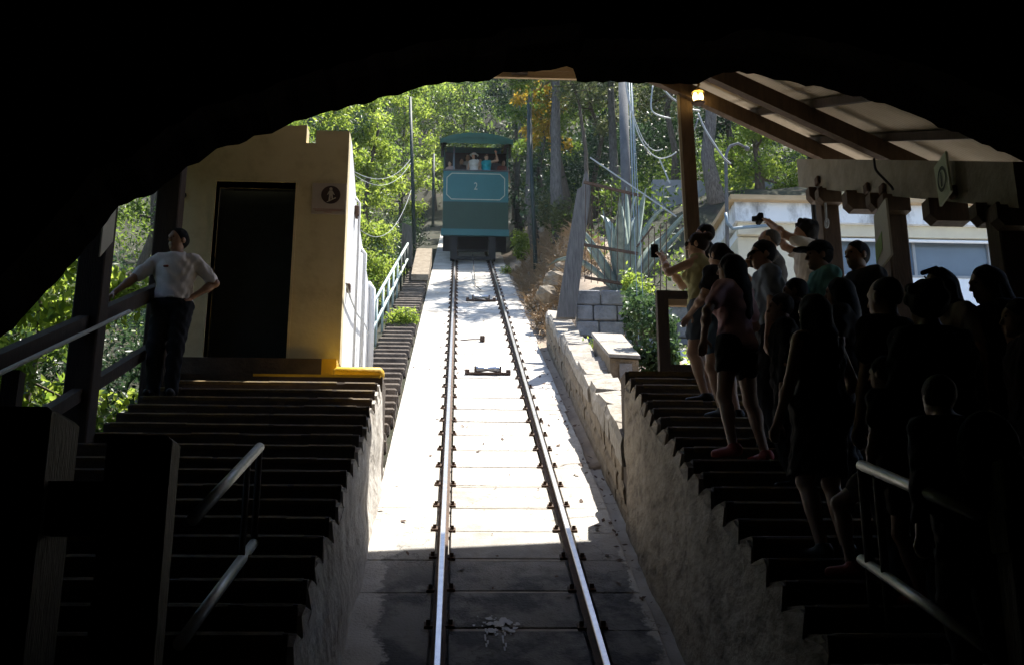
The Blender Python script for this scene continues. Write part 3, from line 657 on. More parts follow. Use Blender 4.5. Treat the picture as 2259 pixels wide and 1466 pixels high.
# ================================================================== RIGHT: low stone wall, concrete box, block wall
def stone(x0, x1, y0, y1, h0, h1, mt, root, name='stone'):
    m = MB(); j = lambda s=.02: random.uniform(-s, s) * (1.9 if name == 'cap_stone' else 1.3)
    lo, hi = [], []
    for (x, y) in ((x0, y0), (x1, y0), (x1, y1), (x0, y1)):
        lo.append((x + j(.008), y + j(.008), tz(y, h0) + j(.006))); hi.append((x + (.02 if x == x0 else -.02) + j(.012), y + (.02 if y == y0 else -.02) + j(.012), tz(y, h1) + j(.02)))
    md = [((a[0] * .35 + b[0] * .65) + (-.02 if i in (0, 3) else .02), a[1] * .35 + b[1] * .65 + (-.015 if i < 2 else .015), a[2] * .3 + b[2] * .7) for i, (a, b) in enumerate(zip(lo, hi))]
    fs = [(3, 2, 1, 0)]
    for k in (0, 4):
        for i in range(4): fs.append((k + i, k + (i + 1) % 4, k + 4 + (i + 1) % 4, k + 4 + i))
    fs.append((8, 9, 10, 11)); m.add(lo + md + hi, fs); return m.build(name, mt, root)
sw = thing('stone_wall', 'low rubble stone wall with sunlit cap stones along the track', 'wall', (1.95, 16, tz(16)))
m = MB(); m.inc(1.88, 2.18, 11.55, 21.4, -.2, .50); m.build('core', M['mortar'], sw)
y = 11.55
while y < 21.3:
    L = random.uniform(.32, .6); tcap = .66 + .18 * (1 - (y - 11.5) / 10) + random.uniform(-.03, .03)
    stone(1.80 + random.uniform(-.03, .03), 2.22 + random.uniform(-.08, .06), y, min(y + L - .015, 21.4), .50, tcap, M['capstone'], sw, 'cap_stone'); y += L
for c in range(3):
    y = 11.55 + c * .13
    while y < 21.3:
        L = random.uniform(.25, .55)
        stone(1.82, 1.9, y, min(y + L - .02, 21.4), -.14 + .215 * c, .07 + .215 * c, M['stone'], sw); y += L
cb = thing('concrete_box', 'low concrete block with a square hatch behind the stone wall', 'block', (2.36, 15, tz(15, .5)))
m = MB(); m.hexa([(2.19, 15, 3.2), (2.60, 15, 3.2), (2.66, 16.9, 4.0), (2.2, 16.9, 4.0), (2.19, 15, 3.82), (2.60, 15, 3.80), (2.66, 16.9, 4.66), (2.2, 16.9, 4.68)]); m.build('body', M['stone'], cb)
m = MB(); m.hexa([(2.16, 14.96, 3.83), (2.63, 14.96, 3.81), (2.69, 16.94, 4.67), (2.17, 16.94, 4.69), (2.17, 14.97, 3.88), (2.62, 14.97, 3.86), (2.68, 16.94, 4.72), (2.18, 16.94, 4.74)]); m.build('lid', M['capstone'], cb)
m = MB(); m.box(2.32, 2.50, 14.975, 15.0, 3.52, 3.74); m.build('hatch', M['block'], cb)
bw = thing('block_wall', 'grey stone block retaining wall under the iron gate', 'wall', (3, 19, 5.2))
m = MB(); m.box(2.2, 4.7, 19.05, 19.3, 4.4, 6.05); m.build('core', M['mortar'], bw)
for r_ in range(5):
    x = 2.16 - (.18 if r_ % 2 else 0); z0 = 4.62 + r_ * .30
    while x < 4.65:
        L = random.uniform(.36, .56); x1 = min(x + L, 4.72); a_ = max(x, 2.16)
        if x1 - a_ > .06:
            m = MB(); m.cbox(a_ + .01, x1 - .01, 18.93 + random.uniform(-.02, .02), 19.04, z0 + .01, z0 + .29, .02); m.build('stone_block', M['block'], bw)
        x += L
# ---- iron gate, leaning plank post, agave
gt = thing('iron_gate', 'rusty iron bar gate in front of the big agave', 'gate', (2.8, 18.6, 5.9))
Yg = 18.62
pL = lambda px, py: atY(px, py, Yg)
for (p0, p1) in (((1288, 402), (1412, 432)), ((1288, 540), (1408, 560)), ((1290, 612), (1405, 632))):
    a, b = pL(*p0), pL(*p1); m = MB(); m.bar(a, b, .035, .05); m.build('frame_rail', M['rust'], gt)
for k in range(9):
    x = 1292 + k * 14.3; a, b = pL(x, 395 + (k % 3) * 6 + k * 3), pL(x - 2, 622 + k * 2); m = MB(); m.bar(a, b, .012, .012, up=(0, 1, 0)); m.build('bar', M['rust'], gt)
for k in range(5):
    x = 1418 + k * 13; a, b = pL(x, 520 - k * 8), pL(x, 650 + k); m = MB(); m.bar(a, b, .016, .016, up=(0, 1, 0)); m.build('bar', M['rust'], gt)
m = MB(); m.bar(pL(1405, 545), pL(1440, 500), .05, .03); m.build('brace', M['rust'], gt)
m = MB(); m.bar(atY(1302, 348, 18.4), atY(1492, 478, 18.0), .022, .022); m.build('stay_rod', M['cable'], gt)
a, b = atY(1292, 388, 18.8), atY(1247, 700, 18.8)
m = MB(); m.prism([(b[0] - .16, 18.8, b[2]), (b[0] + .19, 18.8, b[2]), (a[0] + .09, 18.8, a[2] - .3), (a[0] + .05, 18.8, a[2] - .02), (a[0] + .02, 18.8, a[2] + .10), (a[0] - .03, 18.8, a[2] + .02), (a[0] - .07, 18.8, a[2] - .22), (a[0] - .16, 18.8, a[2] - .28)], (0, .14, 0))
tag(m.build('leaning_post', M['grey_timber']), 'weathered grey plank post leaning beside the iron gate', 'post')
ag = thing('agave', 'huge grey green agave with long pointed leaves behind the gate', 'agave', (3.22, 20.0, 6.45))
def agave_leaf(az, tilt, L, wd, droop):
    n = 9; vs = []; c = Vector(ag['_b']); dirh = Vector((math.cos(az), math.sin(az), 0)); sidev = Vector((-math.sin(az), math.cos(az), 0))
    p = c + dirh * .08 + Vector((0, 0, -.1)); ang = tilt; m = MB(); rows_ = []
    for i in range(n + 1):
        t = i / n; wv = wd * (.55 + 1.2 * t - 1.75 * t ** 2.2) if t < .999 else .004
        wv = max(wv, .004)
        d = dirh * math.cos(ang) + Vector((0, 0, math.sin(ang))); nrm = (dirh * -math.sin(ang) + Vector((0, 0, math.cos(ang))))
        rows_.append([p - sidev * wv / 2 + nrm * .035 * wv / wd, p - nrm * .05 * wv / wd - nrm * .02, p + sidev * wv / 2 + nrm * .035 * wv / wd, p + nrm * -.015])
        p = p + d * (L / n); ang -= droop * (t ** 1.5) * 2.2 / n
    vs = [q for r_ in rows_ for q in r_]; fs = []
    for i in range(n):
        for k in range(4): fs.append((i * 4 + k, i * 4 + (k + 1) % 4, i * 4 + 4 + (k + 1) % 4, i * 4 + 4 + k))
    m.add(vs, fs); m.build('leaf', M['agave'], ag, smooth=True)
for k in range(19):
    az = k * 2.399 + random.uniform(-.1, .1); q = k / 18
    agave_leaf(az, R(86 - 42 * q + random.uniform(-6, 6)), random.uniform(1.9, 2.5) * (.72 if math.cos(az) < -.3 else 1), random.uniform(.28, .38), (0.25 if random.random() < .6 else 1.9) * (0.4 + q))
# ---- poles
def pole(name, p0, p1, Y, r0, r1, mt, label, cat, n=10):
    a, b = atY(*p0, Y), atY(*p1, Y); m = MB(); m.tube([a, Vector(a).lerp(Vector(b), .5), b], [r0, (r0 + r1) / 2, r1], n)
    return tag(m.build(name, mt, smooth=True), label, cat)
up = thing('utility_pole', 'grey utility pole with conduits rising behind the agave', 'utility pole', atY(1388, 640, 21))
a, b = Vector(atY(1388, 640, 21)), Vector(atY(1372, 120, 21))
m = MB(); m.tube([a, b], [.115, .095], 12); m.build('pole', M['greypole'], up, smooth=True)
for dx in (.125, .18):
    m = MB(); m.tube([a + Vector((dx, -.12, 0)), b + Vector((dx * .9, -.12, 0))], .017, 8); m.build('conduit', M['conduit'], up, smooth=True)
m = MB(); q = a.lerp(b, .24) + Vector((.05, -.2, 0)); m.box(q.x - .1, q.x + .1, q.y - .06, q.y + .04, q.z - .18, q.z + .18); m.build('meter_box', M['conduit'], up)
def curve_px(pts, Y, r_, mt, name, label, cat, group=None):
    P_ = [Vector(atY(px, py, Y)) for px, py in pts]; out_ = []
    for i in range(len(P_) - 1):
        p0, p1, p2, p3 = P_[max(i - 1, 0)], P_[i], P_[i + 1], P_[min(i + 2, len(P_) - 1)]
        for k in range(5):
            t = k / 5; out_.append(.5 * ((2 * p1) + (-p0 + p2) * t + (2 * p0 - 5 * p1 + 4 * p2 - p3) * t * t + (-p0 + 3 * p1 - 3 * p2 + p3) * t ** 3))
    out_.append(P_[-1]); m = MB(); m.tube(out_, r_, 6); return tag(m.build(name, mt, smooth=True), label, cat, group)
G_ = 'loose cables hanging by the canopy'
curve_px([(1382, 150), (1385, 205), (1400, 262), (1420, 310), (1442, 332), (1462, 330)], 17, .008, M['cable'], 'loose_cable', 'thick pale cable loop drooping from the utility pole, upper strand', 'cable', G_)
curve_px([(1380, 150), (1382, 200), (1395, 255), (1412, 305), (1432, 335), (1455, 350), (1478, 345), (1492, 336)], 17.1, .010, M['cable'], 'loose_cable', 'thick pale cable loop drooping from the utility pole, lower strand', 'cable', G_)
curve_px([(1440, 190), (1436, 235), (1446, 252), (1480, 262)], 15, .012, M['cable'], 'loose_cable', 'thin pale cable curl beside the slender post', 'cable', G_)
curve_px([(1540, 250), (1555, 285), (1580, 325), (1598, 350), (1612, 362)], 14.0, .014, M['cable'], 'loose_cable', 'grey cable slanting down from the lantern to the street lamp', 'cable', G_)
curve_px([(1540, 262), (1530, 290), (1512, 310)], 13, .009, M['cable'], 'loose_cable', 'thin grey cable from the lantern to the slender post', 'cable', G_)
curve_px([(1450, 180), (1480, 215), (1520, 240), (1545, 245)], 13.2, .012, M['cable'], 'loose_cable', 'pale cable slung under the verge rafter to the lantern', 'cable', G_)
for k, (x0, x1) in enumerate(((1396, 1412), (1404, 1420))):
    m = MB(); m.tube([atY(x0 - 9, 190, 17.6), atY(x1, 830 - 140 * k, 16.2)], .006, 6)
    tag(m.build('guy_wire', M['conduit']), ('taut pale guy wire running down past the agave into the ivy', 'shorter taut guy wire just behind the other one')[k], 'guy wire', 'guy wires by the agave')
m = MB(); m.bar(atY(1455, 352, 17), atY(1478, 405, 17), .02, .02); tag(m.build('stay_rod', M['cable']), 'short pale rod hanging below the cable loop', 'rod')
tp_ = thing('street_lamp', 'grey street lamp with a hooked arm beside the white building', 'street lamp', atY(1606, 600, 17.6))
a = Vector(atY(1606, 600, 17.6)); b = Vector(atY(1601, 345, 17.6)); c = Vector(atY(1612, 322, 17.6)); d = Vector(atY(1628, 317, 17.6)); e = Vector(atY(1645, 326, 17.6))
m = MB(); m.tube([a, b, b.lerp(c, .6) + Vector((-.01, 0, .01)), c, d, e], [.035, .03, .028, .026, .024, .022], 10); m.build('mast', M['greypole'], tp_, smooth=True)
m = MB(); m.tube([e + Vector((0, 0, .02)), e + Vector((.03, 0, -.03)), e + Vector((.06, 0, -.05))], [.03, .05, .02], 10); m.build('lamp_head', M['greypole'], tp_, smooth=True)
pole('thin_pole', (1183, 620), (1166, 230), 30, .07, .05, M['polegreen'], 'thin dark green pole in the shade just right of the car', 'pole')
pole('thin_pole', (914, 540), (905, 215), 32, .065, .05, M['polegreen'], 'thin dark green pole rising from the top of the service handrail', 'pole')
pole('thin_pole', (955, 500), (957, 340), 34, .05, .045, M['polegreen'], 'short thin dark green pole close beside the car', 'pole')
# ---- service handrail
sh = thing('service_handrail', 'pale green two bar handrail climbing beside the narrow service stairs', 'handrail', (-1.62, 19, tz(19)))
XH = -1.62
ya, yb = 18.6, 33
for h in (.95, .42):
    m = MB(); m.tube([(XH, ya, tz(ya, h)), (XH, yb, tz(yb, h))], .035, 8); m.build('bar', M['railpaint'], sh, smooth=True)
m = MB(); m.tube([(XH, ya, tz(ya, .95)), (XH, ya - .06, tz(ya, .6)), (XH, ya, tz(ya, .42))], .035, 8); m.build('end_loop', M['railpaint'], sh, smooth=True)
for k in range(9):
    y = ya + .7 + k * 1.7; m = MB(); m.tube([(XH, y, tz(y, -.2)), (XH, y, tz(y, .95))], .026, 8); m.build('upright', M['polegreen'] if k > 5 else M['railpaint'], sh, smooth=True)

# ---- landing gate frame on the right
tg = thing('timber_gate', 'dark open timber gate frame on the landing behind the guy wire', 'gate', (2.5, 12.2, ZR))
Yt = 12.0; a, b = atY(1449, 640, Yt), atY(1475, 812, Yt)
m = MB(); m.box(a[0], a[0] + .13, Yt, Yt + .12, ZR, a[2]); m.build('post', M['timberd'], tg)
m = MB(); m.box(a[0] + .13, a[0] + 1.2, Yt + .01, Yt + .11, a[2] - .09, a[2]); m.build('rail', M['timberd'], tg)
m = MB(); m.box(a[0] + .13, a[0] + 1.2, Yt + .02, Yt + .08, a[2] - .18, a[2] - .10); m.build('rail', M['plank'], tg)
m = MB(); m.box(a[0] + .13, a[0] + 1.2, Yt + .02, Yt + .10, ZR, ZR + .22); m.build('kick_board', M['timberd'], tg)
m = MB(); m.box(a[0] + 1.2, a[0] + 1.32, Yt, Yt + .12, ZR, a[2]); m.build('post', M['timberd'], tg)

# ---- lantern (lit)
ln = thing('wall_lantern', 'small lit lantern glowing yellow on the verge rafter', 'lantern', atY(1540, 235, 11.9))
c = Vector(atY(1540, 215, 11.9))
m = MB()
for k in range(2):
    m.tube([c + Vector((-.035 + .07 * k, 0, -.075)), c + Vector((-.035 + .07 * k, 0, 0)), c + Vector((-.035 + .07 * k, 0, .05))], [.018, .033, .022], 10)
m.build('glass', M['glow'], ln, smooth=True)
m = MB(); m.tube([c + Vector((0, 0, .055)), c + Vector((0, 0, .075)), c + Vector((0, 0, .12))], [.085, .07, .02], 10); m.build('cap', M['brass'], ln)
m = MB(); m.tube([c + Vector((0, 0, -.075)), c + Vector((0, 0, -.095))], [.085, .06], 10); m.build('base', M['rust'], ln)
m = MB(); m.tube([c + Vector((0, 0, .12)), c + Vector((.02, .02, .2)), c + Vector((.05, .1, .22))], .014, 6); m.build('bracket', M['brass'], ln)
# ---- hanging signs
def hang_board(px, label, mt, name, X, extra=None):
    q = [Vector(atX(x_, y_, X)) for x_, y_ in px]
    root = thing(name, label, 'sign', q[1])
    m = MB(); m.prism(q, (.02, 0, 0)); m.build('board', mt, root); return q, root
q, r0_ = hang_board([(2085, 334), (2097, 422), (2073, 456), (2060, 370)], 'pale green square sign hanging on the eaves beam, dark ring emblem', M['signgreen'], 'hanging_sign', 3.98)
cc_ = (q[0] + q[1] + q[2] + q[3]) / 4
m = MB(); ring = []
u_ = (q[0] - q[3]) * .5; v_ = (q[0] - q[1]) * .5
for k in range(24):
    a0, a1 = k / 24 * 6.2832, (k + 1) / 24 * 6.2832
    o_ = Vector((-.004, 0, 0))
    m.add([cc_ + o_ + u_ * math.cos(a0) * .7 + v_ * math.sin(a0) * .6, cc_ + o_ + u_ * math.cos(a1) * .7 + v_ * math.sin(a1) * .6, cc_ + o_ + u_ * math.cos(a1) * .5 + v_ * math.sin(a1) * .43, cc_ + o_ + u_ * math.cos(a0) * .5 + v_ * math.sin(a0) * .43], [(0, 1, 2, 3)])
o_ = Vector((-.006, 0, 0))
m.add([cc_ + o_ + u_ * .1 + v_ * .35, cc_ + o_ - u_ * .1 + v_ * .35, cc_ + o_ - u_ * .25 - v_ * .35, cc_ + o_ + u_ * .05 - v_ * .35], [(0, 1, 2, 3)])
m.build('emblem', M['polegreen'], r0_)
q, r1_ = hang_board([(1953, 437), (1966, 562), (1935, 602), (1927, 477)], 'tall pale board with a green patch hung on the second canopy post', M['board'], 'hanging_board', 3.93)
m = MB(); o_ = Vector((-.006, 0, 0)); lerp = lambda s, t: (q[3].lerp(q[0], s)).lerp(q[2].lerp(q[1], s), t) + o_
m.prism([lerp(0.02, .52), lerp(.55, .45), lerp(.5, .74), lerp(.02, .85)], (.004, 0, 0)); m.build('green_patch', M['boardgreen'], r1_)
cp = thing('pull_cord', 'white pull cord with a ring hanging on the first canopy post', 'cord', atX(1824, 495, 3.98))
m = MB(); m.tube([atX(1821, 448, 4.0), atX(1823, 485, 4.0)], .012, 6); m.build('cord', M['cable'], cp)
rc_ = Vector(atX(1824, 493, 4.0)); m = MB(); m.tube([rc_ + Vector((0, math.cos(a) * .045, math.sin(a) * .045)) for a in np.linspace(0, 6.28, 17)], .012, 6); m.build('ring', M['cable'], cp)
m = MB(); m.tube([atY(1786, 330, 12.2), atY(1797, 480, 12.2), atY(1806, 600, 12.2)], .035, 8); tag(m.build('conduit_pipe', M['blackcable']), 'black vertical conduit in front of the white building', 'pipe')
curve_px([(1928, 350), (1932, 375), (1950, 395), (1966, 412), (1970, 420)], 9.25, .012, M['blackcable'], 'loose_cable', 'black cable crossing the eaves beam to a bolt', 'cable', G_)

# ================================================================== WHITE BUILDING on the right
wb = thing('white_building', 'low white building with a stained fascia and a bluish strip window', 'building', (8, 18, 4.6))
BY = 18.0; bx0, bx1 = 5.02, 14.0; zf1 = 7.5; zf0 = 7.10; zc0 = 6.86
m = MB(); m.box(bx0, 6.78, BY + .12, 24, 4.4, zc0 + .2); m.box(9.62, bx1, BY + .12, 24, 4.4, zc0 + .2); m.box(6.78, 9.62, BY + .12, 24, 4.4, 6.17); m.box(6.78, 9.62, BY + .12, 24, 6.93, zc0 + .2); m.build('wall', M['whiteb'], wb)
m = MB(); m.box(bx0 - .1, bx1, BY - .12, 24.2, zf0, zf1 - .04); m.build('fascia', M['stained'], wb)
m = MB(); m.box(bx0 - .2, bx1, BY - .25, 24.3, zf1 - .04, zf1 + .05); m.build('roof', M['plank'], wb)
m = MB(); m.box(bx0 - .04, bx1, BY - .03, BY + .1, zc0 + .02, zf0); m.build('cornice', M['creamb'], wb)
m = MB(); m.box(bx0 - .03, bx0 + .0, BY + .12, 24, 4.4, zc0); m.box(bx0 - .03, 6.2, BY + .07, BY + .118, 4.4, zc0); m.build('cream_panel', M['creamb'], wb)
m = MB(); m.box(9.72, bx1, BY + .04, BY + .118, 4.4, zc0 + .01); m.build('white_panel', M['whiteb'], wb)
m = MB(); m.tube([(bx0 + 1.2, BY + .02, zc0 - .03), (bx1, BY + .02, zc0 - .03)], .03, 8); m.build('gutter_pipe', M['whiteb'], wb)
wf = MB(); z0, z1 = 6.17, 6.93
wf.box(6.78, 9.62, BY + .1, BY + .2, z1 - .05, z1); wf.box(6.78, 9.62, BY + .1, BY + .2, z0, z0 + .04)
for x in (6.78, 7.72, 8.18, 9.57): wf.box(x, x + .05, BY + .101, BY + .199, z0 + .04, z1 - .05)
wfo = wf.build('window', M['window'], wb)
for (xa, xb, mt) in ((6.83, 7.72, 'paneg'), (7.77, 8.18, 'pane'), (8.23, 9.57, 'paneg')):
    m = MB(); m.box(xa, xb, BY + .15, BY + .165, z0 + .04, z1 - .05); m.build('pane', M[mt], wfo)
m = MB(); m.box(9.62, 9.72, BY + .05, BY + .2, 6.1, 7.0); m.box(6.70, 9.62, BY + .05, BY + .2, z1, z1 + .07); m.build('window_surround', M['creamb'], wb)
cb_ = [atY(1601, 470, 17.5), atY(1604, 492, 17.5), atY(1616, 505, 17.5), atY(1640, 502, 17.6), atY(1668, 500, 17.8), atY(1700, 497, 17.9)]
m = MB(); m.tube(cb_, .03, 8); m.build('conduit', M['conduit'], wb, smooth=True)
# ---- graffiti wall further back
gw = thing('graffiti_wall', 'long grey retaining wall with pale graffiti under the trees', 'wall', (7, 27, 9))
ga, gb = atY(1440, 400, 27), atY(1765, 385, 27)
m = MB(); m.box(ga[0], gb[0] + 6, 27, 27.3, ga[2] - 1.6, ga[2] + .05); m.build('wall_face', M['gwall'], gw)
m = MB(); tg0 = Vector(atY(1560, 405, 26.99)); yq = 26.985
strokes = [[(0, 0), (0, -.34)], [(.02, -.17), (.17, 0)], [(.02, -.17), (.18, -.36)], [(.24, -.02), (.26, -.36), (.34, -.14), (.42, -.36), (.46, 0)], [(.52, -.3), (.55, 0), (.66, -.02), (.64, -.16), (.53, -.18)], [(.7, 0), (.72, -.38)]]
for st in strokes:
    for a_, b_ in zip(st[:-1], st[1:]):
        A_, B_ = Vector((tg0.x + a_[0], yq, tg0.z + a_[1])), Vector((tg0.x + b_[0], yq, tg0.z + b_[1])); m.bar(A_, B_, .035, .012, up=(0, 1, 0))
m.build('graffiti', M['graffiti'], gw)

# ================================================================== FUNICULAR CAR
CY_ = 36.0; zb = tz(CY_, 1.0); zs = tz(CY_, 3.45); ze = tz(CY_, 4.40); zt_ = tz(CY_, 4.84)
cx0, cx1 = -.57, 1.75; LEN = 6.5; RS = T * LEN
car = thing('funicular_car', 'teal and dark green funicular car numbered 2 with passengers at its open front', 'funicular car', (.59, CY_, tz(CY_, -.06)))
def carbox(name, mt, x0, x1, y0, y1, z0, z1, parent=car):
    m = MB(); m.box(x0, x1, y0, y1, z0, z1); return m.build(name, mt, parent)
zg = zb + .24; zt2 = zb + 1.28
end = carbox('end_panel', M['bluepaint'], cx0, cx1, CY_, CY_ + .06, zt2, zs)
carbox('lower_panel', M['greenpaint'], cx0, cx1, CY_ + .004, CY_ + .06, zg, zt2)
carbox('buffer_beam', M['bluepaint'], cx0 - .05, cx1 + .03, CY_ - .03, CY_ + .08, zb, zg)
m = MB(); m.cbox(cx0 - .02, cx1 + .02, CY_ - .03, CY_ + .09, zs, zs + .05, .01); m.build('window_sill', M['greypole'], car)
# cream lining with cut corners, and the numeral
m = MB(); u0, u1, v0, v1, k = cx0 + .13, cx1 - .13, zt2 + .09, zs - .09, .17
oc = [(u0 + k, v0), (u1 - k, v0), (u1, v0 + k), (u1, v1 - k), (u1 - k, v1), (u0 + k, v1), (u0, v1 - k), (u0, v0 + k)]
for i in range(8):
    a, b = oc[i], oc[(i + 1) % 8]; m.bar((a[0], CY_ - .004, a[1]), (b[0], CY_ - .004, b[1]), .03, .008, up=(0, 1, 0))
m.build('lining', M['creamline'], end)
fc = bpy.data.curves.new('numeral', 'FONT'); fc.body = '2'; fc.size = .40; fc.extrude = .004; fc.align_x = 'CENTER'; fc.align_y = 'CENTER'
to = bpy.data.objects.new('tmp', fc); col.objects.link(to); bpy.context.view_layer.update()
me = bpy.data.meshes.new_from_object(to.evaluated_get(bpy.context.evaluated_depsgraph_get())); bpy.data.objects.remove(to)
me.materials.clear(); me.materials.append(M['creamline'])
nb = bpy.data.objects.new('numeral', me); col.objects.link(nb); nb.parent = end; nb.rotation_euler = (R(90), 0, 0); nb.scale = (.72, 1, 1)
nb.location = Vector(((cx0 + cx1) / 2, CY_ - .006, (v0 + v1) / 2)) - Vector(end['_b'])
# sides (sheared with the incline), floor, rear, posts
for x0, x1 in ((cx0, cx0 + .05), (cx1 - .05, cx1)):
    m = MB(); m.prism([(x0, CY_ + .06, zb), (x0, CY_ + LEN, zb + RS), (x0, CY_ + LEN, zs + RS), (x0, CY_ + .06, zs)], (x1 - x0, 0, 0)); m.build('side_panel', M['bluepaint'], car)
m = MB(); m.prism([(cx0, CY_ + .06, zb + .02), (cx0, CY_ + LEN, zb + RS + .02), (cx0, CY_ + LEN, zb + RS + .1), (cx0, CY_ + .06, zb + .1)], (cx1 - cx0, 0, 0)); m.build('floor', M['carin'], car)
m = MB(); m.box(cx0, cx1, CY_ + .07, CY_ + 1.5, zs - .95, zs - .85); m.build('platform', M['carin'], car)
m = MB(); m.box(cx0, cx1, CY_ + 1.6, CY_ + 1.66, zb, ze + .5); m.build('bulkhead', M['carin'], car)
m = MB(); m.box(cx0, cx1, CY_ + LEN - .05, CY_ + LEN, zb + RS, ze + RS); m.build('rear_wall', M['bluepaint'], car)
for x, mt in ((cx0 + .03, 'greenpaint'), (cx0 + .37, 'conduit'), (cx1 - .03, 'greenpaint')):
    m = MB(); m.box(x - .025, x + .025, CY_ + .01, CY_ + .06, zs + .05, ze + .02); m.build('window_post', M[mt], car)
# bowed roof with drop valance
m = MB(); n = 14; x0, x1 = cx0 - .14, cx1 + .16; prof2 = []
for i in range(n + 1):
    t = i / n; x = x0 + (x1 - x0) * t; prof2.append((x, ze + .17 + (zt_ - ze - .17) * (1 - abs(2 * t - 1) ** 2.3)))
vs = []
for yy in (CY_ - .35, CY_ + LEN + .3):
    o_ = (yy - CY_) * T
    vs += [(x, yy, z + o_) for x, z in prof2] + [(x, yy, z + o_ - .06) for x, z in prof2]
N2 = n + 1; fs = []
for i in range(n):
    fs += [(i, i + 1, 2 * N2 + i + 1, 2 * N2 + i), (N2 + i + 1, N2 + i, 3 * N2 + i, 3 * N2 + i + 1), (i, N2 + i, N2 + i + 1, i + 1)]
m.add(vs, fs); rf = m.build('roof', M['roofgreen'], car, smooth=False)
m = MB(); pol = [(x, z - .04 - .16) for x, z in prof2]
vv = [(x0 + .0, CY_ - .32, ze - .02)] + [(x0 + (x1 - x0) * i / n, CY_ - .32, ze - .02 + (.03 if i % 2 else 0)) for i in range(1, n)] + [(x1, CY_ - .32, ze - .02)]
tp = [(x, CY_ - .32, z - .03 - .16) for x, z in prof2][::-1]
m.prism(vv + [(x, CY_ - .32, z + .16) for x, _, z in tp], (0, .03, 0)); m.build('valance', M['roofgreen'], rf)
for s in (0, 1):
    xx = x0 if s == 0 else x1 - .03
    m = MB(); m.prism([(xx, CY_ - .32, ze - .02), (xx, CY_ + .25, ze + .1), (xx, CY_ + .25, ze + .4), (xx, CY_ - .32, ze + .2)], (.03, 0, 0)); m.build('valance', M['roofgreen'], rf)
    xx = cx0 - .1 if s == 0 else cx1 + .02
    m = MB(); m.prism([(xx, CY_ - .05, ze - .45), (xx, CY_ + LEN, ze - .45 + RS), (xx, CY_ + LEN, ze + .12 + RS), (xx, CY_ - .05, ze + .12)], (.08, 0, 0)); m.build('side_blind', M['carin'], car)
# underframe
for x in (RL, RRX):
    m = MB(); m.prism([(x - .06, CY_ + .05, zb - .02), (x - .06, CY_ + LEN, zb - .02 + RS), (x - .06, CY_ + LEN, zb - .28 + RS), (x - .06, CY_ + .05, zb - .28)], (.12, 0, 0)); m.build('frame_beam', M['underframe'], car)
for y in (CY_ + .45, CY_ + LEN - 1.2):
    zz = tz(y, .06 + .36)
    for x in (RL, RRX):
        m = MB(); m.tube([(x - .06, y, zz), (x + .06, y, zz)], .36, 20); w_ = m.build('wheel', M['underframe'], car)
        m = MB(); m.tube([(x - .09, y, zz), (x + .09, y, zz)], .1, 12); m.build('axle_box', M['rust'], w_)
    m = MB(); m.tube([(RL, y, zz), (RRX, y, zz)], .05, 8); m.build('axle', M['underframe'], car)
m = MB(); m.box(RL - .12, RRX + .12, CY_ + .02, CY_ + .10, tz(CY_, .12), tz(CY_, .24)); m.build('guard_bar', M['underframe'], car)
for s in (RL - .05, RRX + .05):
    m = MB(); m.box(s - .12, s + .12, CY_ + .0, CY_ + .3, zb - .85, zb - .02); m.build('hanger', M['underframe'], car)

# landing beside the car
m = MB(); a = atY(945, 520, 33.5); m.hexa([(-1.35, 30, tz(30, .12)), (-.85, 30, tz(30, .12)), (-.85, 33.5, tz(33.5, .16)), (-1.35, 33.5, tz(33.5, .16)), (-1.35, 30, tz(30, .3)), (-.85, 30, tz(30, .3)), (-.85, 33.5, tz(33.5, .75)), (-1.35, 33.5, tz(33.5, .75))])
tag(m.build('stone_platform', M['stone']), 'pale stone platform block beside the car wheels', 'platform')
m = MB()
for k in range(4): m.bar((-1.55 - .1 * k, 33.2 + .5 * k, tz(33.2 + .5 * k, .1)), (-1.55 - .1 * k, 33.2 + .5 * k, tz(33.2 + .5 * k, 1.5)), .14, .12, up=(0, 1, 0))
tag(m.build('timber_palisade', M['grey_timber']), 'short palisade of dark stakes left of the car', 'fence')

# ================================================================== VEGETATION
def leaves(n, centres, crad, size, rs, squash=.8, up=.4, aspect=.42):
    c = centres[rs.integers(0, len(centres), n)]
    d = rs.normal(size=(n, 3)); d /= np.linalg.norm(d, axis=1, keepdims=True)
    p = c + d * (crad * rs.uniform(.25, 1.0, (n, 1)) ** .7) * np.array([1, 1, squash])
    ax = rs.normal(size=(n, 3)); ax[:, 2] -= .35; ax /= np.linalg.norm(ax, axis=1, keepdims=True)
    nr = rs.normal(size=(n, 3)); nr[:, 2] += up * 2
    s = np.cross(nr, ax); s /= np.linalg.norm(s, axis=1, keepdims=True) + 1e-9
    nn = np.cross(ax, s)
    L = size * rs.uniform(.6, 1.3, (n, 1)); Wd = L * aspect
    a = p; b = p + ax * L; l = p + ax * L * .45 + s * Wd * .5 + nn * L * .1; r_ = p + ax * L * .45 - s * Wd * .5 + nn * L * .1
    V = np.stack([a, l, b, r_], 1).reshape(-1, 3); i = np.arange(n) * 4
    Fq = np.concatenate([np.stack([i, i + 2, i + 1], -1), np.stack([i, i + 3, i + 2], -1)])
    return V, Fq
def ground(x, y):
    z = float(tz(y)) + max(y - 60, 0) * .44 + float(bank(np.array([[x]], float), np.array([[y]], float))[0, 0])
    return z
